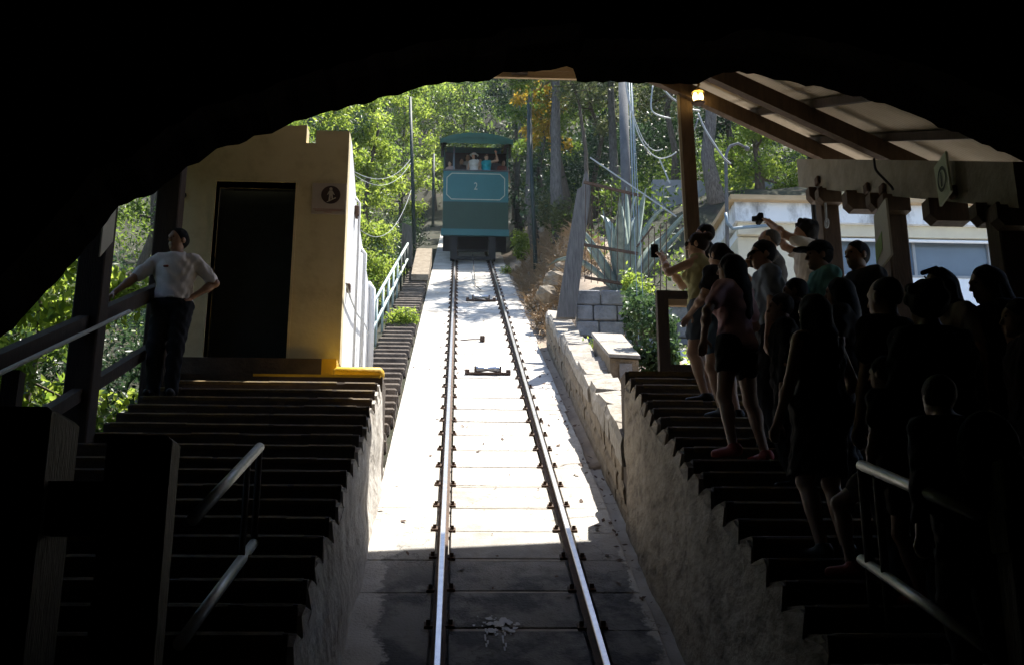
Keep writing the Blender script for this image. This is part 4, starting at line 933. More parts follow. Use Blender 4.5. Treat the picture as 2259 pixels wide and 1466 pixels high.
def tree(x, y, h, rad, leafm, label, seed, n=5200, size=.17, low=.22, name='tree', trunk=.12, bark='bark', lean=0.0, group=None, cat='tree', aspect=.42, clump=.58):
    rs = np.random.default_rng(seed); z = ground(x, y) - .15
    root = thing(name, label, cat, (x, y, z), group)
    m = MB(); top = Vector((lean * h, 0, h * .86)); pts = [Vector((0, 0, 0))]; 
    for k in range(1, 6): pts.append(top * (k / 5) + Vector((rs.normal() * .05 * h * .3, rs.normal() * .05 * h * .3, 0)))
    m.tube([Vector(root['_b']) + p for p in pts], [trunk * (1 - .78 * k / 5) * (1.25 if k == 0 else 1) for k in range(6)], 8)
    cents = []
    nl = max(7, int(h * 1.6))
    for k in range(nl):
        t = low + (1 - low) * (k + rs.uniform(0, 1)) / nl; p0 = top * min(t, .98)
        az = k * 2.4 + rs.uniform(-.5, .5); rr = rad * (1 - .55 * abs((t - low) / (1 - low) - .42) * 1.4) * rs.uniform(.65, 1.1)
        e = p0 + Vector((math.cos(az) * rr, math.sin(az) * rr, rr * rs.uniform(-.15, .5))); mid = p0.lerp(e, .5) + Vector((0, 0, -.05 * rr))
        B_ = Vector(root['_b']); m.tube([B_ + p0, B_ + mid, B_ + e], [trunk * .32, trunk * .2, .012], 5, cap=False)
        for q in (.35, .6, .82, 1.0): cents.append(tuple(p0.lerp(e, q) + Vector(rs.normal(size=3) * .22 * rad * .6)))
    for k in range(4): cents.append(tuple(top + Vector(rs.normal(size=3) * rad * .25)))
    m.build('trunk', M[bark], root, smooth=True)
    V, Fq = leaves(int(n * 1.25), np.array(cents), clump * rad * .42, size * .92, rs, aspect=aspect)
    np_mesh('crown', V, Fq, M[leafm], parent=root)
    return root
LB = 'trees on the wooded slope'
def T_(*a, **k): k.setdefault('group', LB); return tree(*a, **k)
sd_ = iter(range(100, 400))
# left slope, beyond the service stairs
T_(-3.5, 20.5, 4.6, 1.25, 'leaf_bright', 'bright feathery small tree right behind the white house wall', next(sd_), n=5200, size=.13, low=.08, trunk=.07, aspect=.3)
T_(-4.6, 24.5, 7.2, 1.9, 'leaf_mid', 'sunlit mid green tree above the cream house roof corner', next(sd_), n=6500, size=.15)
T_(-3.35, 28.0, 7.6, 1.5, 'leaf_bright', 'pale green tree with a dark leaning trunk behind the thin pale wires', next(sd_), n=6000, size=.15, trunk=.16, lean=-.07)
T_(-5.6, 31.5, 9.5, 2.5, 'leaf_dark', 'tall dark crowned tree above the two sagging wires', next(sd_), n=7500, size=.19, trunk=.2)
T_(-3.0, 33.5, 8.2, 1.5, 'leaf_bright', 'leafy sunlit tree just left of the car', next(sd_), n=7000, size=.16, low=.05)
T_(-4.3, 38.5, 11, 2.2, 'leaf_mid', 'tall mid green tree up the slope left of the car roof', next(sd_), n=7000, size=.19)
T_(-2.6, 44, 9.5, 1.7, 'leaf_bright', 'pale tree glowing in the light behind the car roof corner', next(sd_), n=5500, size=.2)
T_(-7.5, 41, 11, 3, 'leaf_mid', 'broad green tree far up the left slope', next(sd_), n=6500, size=.22)
T_(-8.0, 26, 9, 2.6, 'leaf_mid', 'bushy green tree behind the ticket house roof', next(sd_), n=6000, size=.19)
# seen between the left timber posts
T_(-5.1, 13.0, 4.3, 1.5, 'leaf_bright', 'bright glossy leaved tree framed by the two left timber posts', next(sd_), n=5200, size=.16, low=.12, trunk=.06, aspect=.5)
T_(-7.2, 15.5, 5.4, 2.1, 'leaf_mid', 'bushy green tree further behind the left timber posts', next(sd_), n=6000, size=.17, low=.1)
T_(-5.6, 9.9, 3.3, 1.5, 'leaf_dark', 'dark bushy tree left of the nearer timber post', next(sd_), n=5200, size=.13, low=.05, trunk=.05)
T_(-7.4, 11.4, 5.0, 2.0, 'leaf_mid', 'shaded green tree above the sloping timber rail', next(sd_), n=5500, size=.16, low=.1)
T_(-4.5, 11.2, 1.8, .8, 'leaf_dark', 'small dark shrub below the sloping timber rail', next(sd_), n=3200, size=.10, low=.05, trunk=.03, name='shrub', cat='shrub')
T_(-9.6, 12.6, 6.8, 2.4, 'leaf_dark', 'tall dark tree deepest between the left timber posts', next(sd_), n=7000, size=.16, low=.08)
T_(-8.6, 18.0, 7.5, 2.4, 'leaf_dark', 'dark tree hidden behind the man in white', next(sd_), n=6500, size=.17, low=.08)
T_(-6.6, 8.2, 3.0, 1.4, 'leaf_dark', 'dark leafy tree at the left edge above the fence rail', next(sd_), n=5200, size=.11, low=.05, trunk=.05)
# over and beyond the car
T_(.2, 55, 10, 2.6, 'leaf_mid', 'misty green tree over the line beyond the car roof', next(sd_), n=5500, size=.26)
T_(2.6, 47, 9.5, 2.2, 'leaf_dark', 'dark dense tree above the right half of the car roof', next(sd_), n=7000, size=.2)
T_(-1.4, 61, 10, 2.4, 'leaf_bright', 'pale far tree in the hazy gap above the car', next(sd_), n=4000, size=.3)
T_(4.6, 57, 12, 3.2, 'leaf_mid', 'large far tree on the skyline right of the car', next(sd_), n=6000, size=.28)
T_(-6, 58, 13, 3.4, 'leaf_dark', 'large far dark tree on the left skyline', next(sd_), n=6000, size=.28)
T_(9.5, 60, 13, 3.8, 'leaf_mid', 'large far tree behind the utility pole', next(sd_), n=6000, size=.28)
T_(-12, 52, 13, 4, 'leaf_mid', 'large far tree at the upper left edge of the woods', next(sd_), n=6000, size=.26)
# right slope
T_(3.05, 36.5, 6.4, 1.1, 'leaf_yellow', 'small tree with yellow and orange leaves right of the car roof', next(sd_), n=2600, size=.17, low=.55, trunk=.06)
T_(3.4, 39.5, 9.5, 2.0, 'leaf_mid', 'green tree behind the yellow leaved one', next(sd_), n=6500, size=.2)
T_(4.3, 32.0, 8.6, 1.6, 'leaf_olive', 'olive green tree beside the two grey trunks', next(sd_), n=4200, size=.16, low=.45, trunk=.1)
T_(5.6, 36, 10.5, 2.6, 'leaf_dark', 'tall dark tree behind the iron gate', next(sd_), n=7000, size=.2)
T_(6.2, 28.9, 8.5, 2.0, 'leaf_olive', 'olive tree left of the slender canopy post', next(sd_), n=5500, size=.16, low=.4)
T_(8.3, 30.5, 8.5, 2.5, 'leaf_dark', 'dark tree over the graffiti wall', next(sd_), n=6500, size=.18)
T_(7.7, 25.5, 4.5, 1.7, 'leaf_bright', 'bright bushy tree over the white building roof', next(sd_), n=6500, size=.15, low=.05)
T_(10.2, 27.5, 6.5, 2.4, 'leaf_mid', 'leafy green tree behind the canopy rafters', next(sd_), n=6500, size=.17, low=.1)
T_(12.5, 34, 11, 3.4, 'leaf_mid', 'large green tree at the right end of the woods', next(sd_), n=6500, size=.22)
T_(9.0, 42, 12, 3.2, 'leaf_dark', 'tall dark tree far behind the street lamp', next(sd_), n=6500, size=.24)
T_(5.9, 45.5, 11.5, 2.6, 'leaf_mid', 'tall green tree far behind the grey trunks', next(sd_), n=6500, size=.24)
T_(3.5, 31.2, 9.2, 1.9, 'leaf_mid', 'leafy tree leaning over the rails just below the car', next(sd_), n=4800, size=.17, low=.6, trunk=.13, lean=-.16)
T_(3.6, 27.6, 8.0, 1.3, 'leaf_olive', 'slim olive tree shading the straw bank', next(sd_), n=2200, size=.16, low=.62, trunk=.08, lean=-.08)
# bare grey trunks
for x, y, h, r_, lab in ((2.95, 29.5, 10.5, .20, 'tall bare grey trunk standing just above the leaning post'), (2.55, 33.5, 10, .15, 'darker bare trunk behind the tall grey one'), (1.95 + .5, 41.5, 9, .14, 'dark bare trunk in deep shade right of the car'), (5.0, 31, 9.5, .17, 'dark bare trunk left of the utility pole'), (6.4, 24.8, 8.5, .2, 'dark bare trunk beside the hooked street lamp')):
    T_(x, y, h, .7, 'leaf_olive', lab, next(sd_), n=900, size=.15, low=.82, trunk=r_, bark='greybark')
# a far wood that reads as one mass
rs = np.random.default_rng(77); cents = []
for k in range(330):
    x = rs.uniform(-52, 52); y = rs.uniform(61, 108)
    cents.append((x, y, ground(x, y) + rs.uniform(1, 8.5)))
V, Fq = leaves(76000, np.array(cents), 3.2, .5, rs)
tag(np_mesh('far_woods', V, Fq, M['leaf_mid']), kind='stuff')
rs = np.random.default_rng(78); cents = []
for k in range(760):                   # undergrowth hugging the slope on both sides
    x = rs.choice([rs.uniform(-16, -2.3), rs.uniform(3.2, 18)]); y = rs.uniform(20.5 if x > 0 else 8, 60)
    if x > 0 and x > 4.6 and y < 25: y += 6
    if x < 0 and x > -4.4 and y < 18.5: continue
    cents.append((x, y, ground(x, y) + rs.uniform(-.05, .75)))
V, Fq = leaves(80000, np.array(cents), .8, .15, rs)
tag(np_mesh('undergrowth', V, Fq, M['leaf_mid']), kind='stuff')
rs = np.random.default_rng(79); cents = []
for k in range(330):                   # dense low cover beyond the left fence and up beside the handrail
    if k < 220: x = rs.uniform(-13, -3.9); y = rs.uniform(8, 21); hh = rs.uniform(-.1, 1.5)
    elif k < 270: x = rs.uniform(-5, -2.2); y = rs.uniform(24, 50); hh = rs.uniform(0, 1.8)
    else: x = rs.uniform(-4.2, -1.75); y = rs.uniform(34, 48); hh = rs.uniform(-.1, 1.3)
    cents.append((x, y, ground(x, y) + hh))
V, Fq = leaves(60000, np.array(cents), .75, .12, rs)
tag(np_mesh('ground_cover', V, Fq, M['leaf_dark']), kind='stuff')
rs = np.random.default_rng(80); cents = []
for k in range(120):
    x = rs.uniform(2.6, 8); y = rs.uniform(31, 52); cents.append((x, y, ground(x, y) + rs.uniform(0, 2.4)))
V, Fq = leaves(26000, np.array(cents), .95, .17, rs)
tag(np_mesh('understory', V, Fq, M['leaf_dark']), kind='stuff')
# shrubs
def shrub(x, y, h, rad, leafm, label, n=1800, size=.1, z=None, name='shrub', cat='shrub', aspect=.45, squash=1.0, group='shrubs along the track'):
    s_ = next(sd_); rs = np.random.default_rng(s_); z = ground(x, y) if z is None else z
    root = thing(name, label, cat, (x, y, z), group); cents = []
    m = MB()
    for k in range(9):
        az = rs.uniform(0, 6.28); rr = rad * rs.uniform(.1, .75); hh = h * rs.uniform(.35, .92)
        e = Vector((math.cos(az) * rr, math.sin(az) * rr, hh)); B_ = Vector(root['_b'])
        m.tube([B_ + e * 0 + Vector((0, 0, -.08)), B_ + e * .55 + Vector((0, 0, .06)), B_ + e], [.02, .013, .005], 5, cap=False)
        for q in (.5, .8, 1.0): cents.append(tuple(e * q))
    m.build('stem', M['bark'], root)
    V, Fq = leaves(n, np.array(cents), rad * .5, size, rs, squash=squash, aspect=aspect); np_mesh('foliage', V, Fq, M[leafm], parent=root); return root
shrub(-2.5, 20.6, 1.7, .7, 'leaf_bright', 'feathery bright shrub between the white wall and the green handrail', n=3000, size=.13, aspect=.28)
shrub(-2.4, 24.5, 1.5, .65, 'leaf_mid', 'green shrub behind the middle of the green handrail', n=2500)
shrub(-2.45, 28.5, 1.9, .7, 'leaf_bright', 'pale sunlit shrub near the top of the green handrail', n=2600, size=.12)
shrub(-2.5, 32.5, 2.2, .8, 'leaf_bright', 'tall pale shrub between the two thin green poles', n=3000, size=.12)
shrub(-1.95, 17.2, 1.1, .35, 'leaf_mid', 'shrub at the foot of the green handrail', n=1500, size=.08)
shrub(-1.25, 22.9, .5, .4, 'leaf_bright', 'bright plant spilling over the narrow service stairs', n=1300, size=.1)
shrub(2.15, 34.2, 1.0, .55, 'leaf_bright', 'vivid green shrub at the lower right corner of the car', n=1800, size=.14, aspect=.35)
shrub(1.6, 33.4, .35, .22, 'leaf_bright', 'tiny green tuft on the bank edge by the car wheels', n=350, size=.1, aspect=.3)
shrub(2.9, 32.0, 1.6, .7, 'leaf_olive', 'olive shrub in shade above the straw bank', n=2000, size=.11)
shrub(3.0, 29.2, 1.2, .55, 'leaf_olive', 'dry yellowish shrub on the straw bank by the leaning post', n=1600, size=.12)
shrub(3.25, 18.4, .8, .4, 'leaf_bright', 'bright green creeper tuft hanging over the block wall', n=1200, size=.09, z=5.5)
shrub(4.2, 18.5, .7, .45, 'leaf_bright', 'bright foliage clump at the agave base beside the phone woman', n=1200, size=.09, z=5.9)
shrub(2.98, 15.6, 1.75, .42, 'ivy', 'dark glossy ivy bush beside the concrete block', n=4200, size=.085, z=3.25, aspect=.75)
shrub(3.05, 17.6, 1.25, .36, 'ivy', 'ivy climbing the grey block wall', n=2200, size=.085, z=4.6, aspect=.75)
shrub(3.5, 15.3, .9, .4, 'leaf_bright', 'pale leafy plant seen through the timber gate', n=1200, size=.09, z=3.3)
shrub(2.2, 17.4, .4, .16, 'leaf_bright', 'small weed between the stone wall and the concrete block', n=350, size=.07, z=4.35)
# dry grass on the right bank
rs = np.random.default_rng(5); n = 5200
x = rs.uniform(1.75, 3.4, n); y = rs.uniform(22.3, 33.5, n); Vl = []
zz = tz(y) + bank(x[None, :], y[None, :])[0] + .02
ang = rs.uniform(-.9, .5, n) - 1.2; L = rs.uniform(.25, .8, n)
dx = np.cos(ang) * L * rs.choice([-1, -.6, .4], n); dy = np.sin(ang) * L * .8; dz = rs.uniform(-.25, .25, n) * L - .06
wv = rs.uniform(.006, .014, n)
p0 = np.stack([x, y, zz + rs.uniform(0, .12, n)], -1); p1 = p0 + np.stack([dx * .5, dy * .5, dz * .5 + .08 * L], -1); p2 = p0 + np.stack([dx, dy, dz], -1)
sx = np.stack([wv, wv * .4, wv * .6], -1)
V = np.stack([p0 - sx, p0 + sx, p1 + sx, p1 - sx, p2], 1).reshape(-1, 3); i = np.arange(n) * 5
Fq = np.concatenate([np.stack([i, i + 1, i + 2], -1), np.stack([i, i + 2, i + 3], -1), np.stack([i + 3, i + 2, i + 4], -1)])
tag(np_mesh('dry_grass', V, Fq, M['straw']), kind='stuff')
# fallen leaves and grit along the track
rs = np.random.default_rng(31); n = 420; x = np.where(rs.random(n) < .6, rs.normal(1.62, .08, n), rs.uniform(-.8, 1.7, n)); y = rs.uniform(9.5, 34, n)
ok_ = (np.abs(x - RL) > .09) & (np.abs(x - RRX) > .09); x, y = x[ok_], y[ok_]; n = len(x); a = rs.uniform(0, 6.28, n); L = rs.uniform(.012, .05, n)
c_ = np.stack([x, y, tz(y) - .05], -1); u_ = np.stack([np.cos(a) * L, np.sin(a) * L, np.sin(a) * L * T + rs.uniform(0, .012, n)], -1); v_ = np.stack([-np.sin(a) * L * .5, np.cos(a) * L * .5, np.cos(a) * L * .5 * T + .004], -1)
V = np.stack([c_ - u_, c_ - v_, c_ + u_, c_ + v_], 1).reshape(-1, 3); i = np.arange(n) * 4
tag(np_mesh('fallen_leaves', V, np.stack([i, i + 1, i + 2, i + 3], -1), M['rust']), kind='stuff')
# boulders on the bank
for k, (px, py, Y, s) in enumerate(((1222, 610, 23.5, .28), (1240, 585, 25, .22), (1205, 640, 22.8, .25))):
    p = atY(px, py, Y); rs = np.random.default_rng(k + 900); m = MB(); vs = []
    for i in range(6):
        for j in range(10):
            th = math.pi * (i + .5) / 6; ph = 6.283 * j / 10; rr = s * rs.uniform(.8, 1.15)
            vs.append((p[0] + rr * math.sin(th) * math.cos(ph), p[1] + rr * math.sin(th) * math.sin(ph), p[2] - .1 + rr * .8 * math.cos(th)))
    fs = [tuple(range(9, -1, -1))] + [(i * 10 + j, i * 10 + 10 + j, i * 10 + 10 + (j + 1) % 10, i * 10 + (j + 1) % 10) for i in range(5) for j in range(10)] + [tuple(range(50, 60))]
    m.add(vs, fs); tag(m.build('boulder', M['stone']), ('brown boulder half in the straw bank beside the leaning post', 'upper boulder in the straw bank', 'low boulder at the end of the stone wall')[k], 'boulder', 'boulders on the straw bank')

# ================================================================== PEOPLE (signed-distance bodies meshed with surface nets)
def smin(a, b, k):
    h = np.clip(.5 + .5 * (b - a) / k, 0, 1); return b + (a - b) * h - k * h * (1 - h)
def sdf_mesh(prims, h, clips=(), fold=0.0):
    lo = np.full(3, 1e9); hi = -lo
    bbs = []
    for p in prims:
        if p[0] == 'rc': a, b, ra, rb = np.array(p[1], float), np.array(p[2], float), p[3], p[4]; l = np.minimum(a - ra, b - rb); u = np.maximum(a + ra, b + rb)
        else: c, r_ = np.array(p[1], float), np.array(p[2], float); q = np.max(r_) if p[3] is not None else r_; l = c - q; u = c + q
        bbs.append((l, u)); lo = np.minimum(lo, l); hi = np.maximum(hi, u)
    lo -= 3 * h; hi += 3 * h; dims = np.ceil((hi - lo) / h).astype(int) + 1
    D = np.full(dims, 1e3, np.float32); ax = [lo[i] + h * np.arange(dims[i]) for i in range(3)]
    for p, (l, u) in zip(prims, bbs):
        k = p[5] if p[0] == 'rc' and len(p) > 5 else (p[4] if p[0] == 'el' and len(p) > 4 else .03)
        m_ = k + 2.5 * h; i0 = np.maximum(((l - m_ - lo) / h).astype(int), 0); i1 = np.minimum(((u + m_ - lo) / h).astype(int) + 2, dims)
        X, Y, Z = np.meshgrid(*[ax[i][i0[i]:i1[i]] for i in range(3)], indexing='ij', sparse=True)
        if p[0] == 'rc':
            a, b, ra, rb = np.array(p[1], float), np.array(p[2], float), p[3], p[4]; ba = b - a; L2 = max(float(ba @ ba), 1e-9)
            px, py, pz = X - a[0], Y - a[1], Z - a[2]
            t = np.clip((px * ba[0] + py * ba[1] + pz * ba[2]) / L2, 0, 1)
            d = np.sqrt((px - t * ba[0]) ** 2 + (py - t * ba[1]) ** 2 + (pz - t * ba[2]) ** 2) - (ra + (rb - ra) * t)
        else:
            c, r_, Rm = np.array(p[1], float), np.array(p[2], float), p[3]
            px, py, pz = X - c[0], Y - c[1], Z - c[2]
            if Rm is not None:
                px, py, pz = [px * Rm[0, i] + py * Rm[1, i] + pz * Rm[2, i] for i in range(3)]
            k0 = np.sqrt((px / r_[0]) ** 2 + (py / r_[1]) ** 2 + (pz / r_[2]) ** 2); k1 = np.sqrt((px / r_[0] ** 2) ** 2 + (py / r_[1] ** 2) ** 2 + (pz / r_[2] ** 2) ** 2)
            d = k0 * (k0 - 1) / np.maximum(k1, 1e-6)
        s = tuple(slice(i0[i], i1[i]) for i in range(3)); D[s] = smin(D[s], d.astype(np.float32), k)
    X, Y, Z = np.meshgrid(*ax, indexing='ij', sparse=True)
    if fold: D = D + fold * (.6 * np.sin(31 * Z + 9 * X + 5 * np.sin(17 * Y + 11 * X)) * np.sin(23 * X + 14 * Z) + .5 * np.sin(46 * Z - 38 * X + 3 * np.sin(21 * Y))) 
    for c, n_ in clips:
        n_ = np.array(n_, float) / np.linalg.norm(n_); D = np.maximum(D, (X - c[0]) * n_[0] + (Y - c[1]) * n_[1] + (Z - c[2]) * n_[2])
    I = D < 0
    cnt = np.zeros(tuple(d - 1 for d in dims), np.int8); offs = [(i, j, k) for i in (0, 1) for j in (0, 1) for k in (0, 1)]
    for o in offs: cnt += I[o[0]:dims[0] - 1 + o[0], o[1]:dims[1] - 1 + o[1], o[2]:dims[2] - 1 + o[2]]
    act = (cnt > 0) & (cnt < 8); ci = np.argwhere(act)
    if not len(ci): return None
    vid = np.full(act.shape, -1, np.int64); vid[act] = np.arange(len(ci))
    val = {o: D[ci[:, 0] + o[0], ci[:, 1] + o[1], ci[:, 2] + o[2]] for o in offs}
    acc = np.zeros((len(ci), 3)); w_ = np.zeros(len(ci))
    for o in offs:
        for a_ in range(3):
            if o[a_] == 0:
                o2 = list(o); o2[a_] = 1; o2 = tuple(o2); v0, v1 = val[o], val[o2]; cr = (v0 < 0) != (v1 < 0)
                t = np.where(cr, v0 / np.where(np.abs(v0 - v1) < 1e-9, 1, v0 - v1), 0); pt = np.array(o, float)[None, :].repeat(len(ci), 0); pt[:, a_] += t
                acc += pt * cr[:, None]; w_ += cr
    V = lo + h * (ci + acc / w_[:, None]); Q = []
    for a_ in range(3):
        b_, c_ = (a_ + 1) % 3, (a_ + 2) % 3
        sl0 = [slice(1, dims[i] - 1) for i in range(3)]; sl1 = list(sl0); sl0[a_] = slice(0, dims[a_] - 1); sl1[a_] = slice(1, dims[a_])
        s0, s1 = I[tuple(sl0)], I[tuple(sl1)]; cr = np.argwhere(s0 != s1); 
        st = s0[cr[:, 0], cr[:, 1], cr[:, 2]]
        g = cr.copy(); g[:, b_] += 1; g[:, c_] += 1
        def cell(db, dc): q = g.copy(); q[:, b_] -= db; q[:, c_] -= dc; return vid[q[:, 0], q[:, 1], q[:, 2]]
        q = np.stack([cell(1, 1), cell(0, 1), cell(0, 0), cell(1, 0)], -1); q[~st] = q[~st][:, ::-1]; Q.append(q)
    return V, np.concatenate(Q)
def rot(yaw, pitch=0.0, roll=0.0):
    cy, sy, cp, sp, cr, sr = math.cos(yaw), math.sin(yaw), math.cos(pitch), math.sin(pitch), math.cos(roll), math.sin(roll)
    return np.array([[cy, -sy, 0], [sy, cy, 0], [0, 0, 1]]) @ np.array([[1, 0, 0], [0, cp, -sp], [0, sp, cp]]) @ np.array([[cr, 0, sr], [0, 1, 0], [-sr, 0, cr]])
def ik(a, t, l1, l2, hint):
    a, t, hint = map(lambda v: np.array(v, float), (a, t, hint)); d = t - a; D = np.linalg.norm(d)
    if D > (l1 + l2) * .995: t = a + d / D * (l1 + l2) * .995; d = t - a; D = np.linalg.norm(d)
    u = d / D; x = (l1 * l1 - l2 * l2 + D * D) / (2 * D); r_ = math.sqrt(max(l1 * l1 - x * x, 0)); hv = hint - u * (hint @ u); hv /= np.linalg.norm(hv) + 1e-9
    return a + u * x + hv * r_, t
def person(label, pos, H, heading, skinc, garments, hair=('short', (.02, .014, .01)), fem=False, handR=None, handL=None, elbR=None, elbL=None, footR=None, footL=None,
           head=(0, 0), lean=0.0, hat=None, shoes=(.02, .02, .02), h=.0105, curl=.5, glasses=False, belt=None, group=None, girth=1.0, badge=None):
    S = H / 1.70; girth *= 1.06
    root_loc = Vector(pos); Rl = rot(0, -lean)
    pv = np.array([0, 0, .93])
    def tb(p): return Rl @ (np.array(p, float) - pv) + pv        # torso bend at the hips
    sw_ = .150 if fem else .172; hw = .092 if fem else .085
    nk = tb((0, -.012, 1.425)); hc = nk + Rl @ np.array([0, .025, .14]); Hd = rot(head[0], head[1]); hp = lambda v: hc + Hd @ np.array(v, float)
    sh = {1: tb((sw_, -.012, 1.365)), -1: tb((-sw_, -.012, 1.365))}
    P = []; g = girth
    tors = [('el', tb((0, -.005, 1.25)), np.array([.15 if fem else .168, .108, .2]) * [g, g, 1], Rl, .05), ('el', tb((0, .0, 1.06)), np.array([.122 if fem else .148, .098, .17]) * [g, g, 1], Rl, .05),
            ('el', tb((0, -.012, .93)), np.array([.172 if fem else .16, .118, .125]) * [g, g, 1], Rl, .05), ('rc', sh[-1] * .82 + tb((0, 0, 1.385)) * .18, sh[1] * .82 + tb((0, 0, 1.385)) * .18, .058, .058, .05)]
    if fem: tors += [('el', tb((s * .068, .088, 1.235)), np.array([.062, .055, .06]), None, .03) for s in (-1, 1)]
    P += tors
    P += [('rc', nk - [0, .008, .04], hc + [0, -.01, -.045], .056 if not fem else .05, .05, .03)]
    P += [('el', hp((0, 0, .015)), (.073, .092, .102), Hd, .02), ('el', hp((0, .028, -.055)), (.056, .06, .06), Hd, .03), ('rc', hp((0, .088, .012)), hp((0, .108, -.022)), .010, .014, .015),
          ('rc', hp((-.03, .083, .03)), hp((.03, .083, .03)), .012, .012, .015), ('rc', hp((-.018, .086, -.06)), hp((.018, .086, -.06)), .009, .009, .012), ('el', hp((0, .07, -.095)), (.022, .02, .018), Hd, .02)]
    for s in (-1, 1): P += [('el', hp((s * .076, -.005, -.005)), (.012, .024, .034), Hd, .008)]
    arm = {}; leg = {}
    for s, hand, hint in ((1, handR, elbR), (-1, handL, elbL)):
        t = np.array(hand if hand is not None else (s * .26, .06, .80)); hint = np.array(hint if hint is not None else (s * .6, -1, -.3))
        e, t = ik(sh[s], t, .285, .255, hint); arm[s] = (sh[s], e, t)
        P += [('rc', sh[s], e, .052 * (.9 if fem else 1) * g ** .5, .038, .03), ('rc', e, t, .040 * (.92 if fem else 1), .026, .02), ('el', e * .65 + t * .35, (.04, .04, .04), None, .03)]
        d = (t - e) / np.linalg.norm(t - e); up_ = np.array([0, 0, 1.0]) if abs(d[2]) < .8 else np.array([0, 1.0, 0])
        pn = np.cross(d, np.cross(up_, d)); pn /= np.linalg.norm(pn); lat = np.cross(d, pn)
        for k in (-1, 1): P.append(('rc', t + d * .01, t + d * .085 + lat * .024 * k, .020, .016, .012))
        for k in range(4):
            o = (k - 1.5) * .0195; Lf = (.036, .042, .039, .031)[k]; a0 = t + d * .088 + lat * o; c1 = curl * .8; a1 = a0 + (d * math.cos(c1) - pn * math.sin(c1)) * Lf; c2 = curl * 1.9; a2 = a1 + (d * math.cos(c2) - pn * math.sin(c2)) * Lf * .85
            P += [('rc', a0, a1, .0098, .009, .004), ('rc', a1, a2, .009, .0078, .004)]
        a0 = t + d * .03 + lat * .026 * -s; a1 = a0 + (d * .6 - lat * s * .7 - pn * .3) * .045; a2 = a1 + (d * .85 - pn * .5) * .032
        P += [('rc', a0, a1, .014, .0105, .01), ('rc', a1, a2, .0105, .009, .004)]
    for s, ft in ((1, footR), (-1, footL)):
        ft = np.array(ft if ft is not None else (s * .10, -.01, 0.0)); an = ft + [0, -.01, .085]; hipj = np.array([s * hw, -.005, .90])
        kn, an = ik(hipj, an, .425, .41, (s * .1, 1, .1)); leg[s] = (hipj, kn, an)
        P += [('rc', hipj, kn, .088 * (1.03 if fem else 1) * g ** .5, .054, .04), ('rc', kn, an, .053, .036, .03), ('el', kn * .66 + an * .34 + [0, -.018, 0], (.048, .05, .10), None, .03),
              ('rc', an + [0, -.02, -.045], an + [s * .02, .14, -.058], .034, .026, .02)]
    V, Q = sdf_mesh(P, h)
    body = np_mesh('person', V * S, Q, skin(skinc), smooth=True); body.location = root_loc; body.rotation_euler = (0, 0, heading); tag(body, label, 'person', group)
    def part(name, prims, mt, clips=(), fold=0.0, hh=None):
        r_ = sdf_mesh(prims, hh or h, clips, fold)
        if r_ is None: return None
        return np_mesh(name, r_[0] * S, r_[1], mt, parent=body, smooth=True)
    def infl(prims, d):
        o = []
        for p in prims:
            if p[0] == 'rc': o.append(('rc', p[1], p[2], p[3] + d, p[4] + d) + tuple(p[5:]))
            else: o.append(('el', p[1], np.array(p[2], float) + d, p[3]) + tuple(p[4:]))
        return o
    for gm in garments:
        kind, colr = gm[0], gm[1]; mt = cloth(colr)
        if kind in ('tee', 'tank', 'shirt', 'long'):
            pr = infl(tors, .016)
            sl = {'tee': .62, 'shirt': .8, 'tank': 0, 'long': 1.0}[kind]
            for s in (-1, 1):
                a, e, t = arm[s]
                if sl: pr += [('rc', a, a + (e - a) * sl, .068, .064 if kind != 'long' else .056, .03)]
                if kind == 'long': pr += [('rc', e, e + (t - e) * .92, .056, .042, .03)]
            hem = .86 if kind != 'shirt' else .955
            part('shirt', pr, mt, [(tb((0, 0, 1.435)), (0, 0, 1)), ((0, 0, hem), (0, 0, -1))], .009)
            if kind == 'shirt':
                part('collar', [('rc', tb((-.05, .03, 1.42)), tb((-.06, -.03, 1.455)), .018, .016, .01), ('rc', tb((.05, .03, 1.42)), tb((.06, -.03, 1.455)), .018, .016, .01), ('rc', tb((-.06, -.03, 1.455)), tb((.06, -.03, 1.455)), .016, .016, .01), ('rc', tb((-.05, .05, 1.41)), tb((-.015, .085, 1.36)), .012, .008, .01), ('rc', tb((.05, .05, 1.41)), tb((.015, .085, 1.36)), .012, .008, .01)], mt)
        elif kind in ('trousers', 'shorts', 'skirt', 'dress'):
            pr = [p for p in infl([tors[2]], .014)]; clips = [((0, 0, .99), (0, 0, 1))]
            if kind in ('trousers', 'shorts'):
                for s in (-1, 1):
                    a, k_, n_ = leg[s]; pr += [('rc', a, a + (k_ - a) * (1 if kind == 'trousers' else (gm[2] if len(gm) > 2 else .55)), .106 * g ** .5, .078 if kind == 'trousers' else .096, .03)]
                    if kind == 'trousers': pr += [('rc', k_, n_ + [0, 0, -.03], .076, .062, .03)]
            else:
                mid = (leg[1][1] + leg[-1][1]) / 2; pr += [('rc', (-.06, 0, .92), mid + [-.06, 0, .02], .12, .14, .05), ('rc', (.06, 0, .92), mid + [.06, 0, .02], .12, .14, .05)]; clips.append((mid + [0, 0, .03], (0, 0, -1)))
                if kind == 'dress': pr += infl(tors, .016); clips[0] = (tb((0, 0, 1.40)), (0, 0, 1))
            part(kind, pr, mt, clips, .008)
    for s in (-1, 1):
        an = leg[s][2]; part('shoe', [('rc', an + [0, -.035, -.045], an + [s * .022, .155, -.052], .044, .036, .02), ('rc', an + [0, -.02, -.03], an + [0, -.01, .0], .042, .044, .03)], cloth(shoes, .5), [((0, 0, an[2] - .085), (0, 0, -1)), ((0, 0, an[2] + .01), (0, 0, 1))])
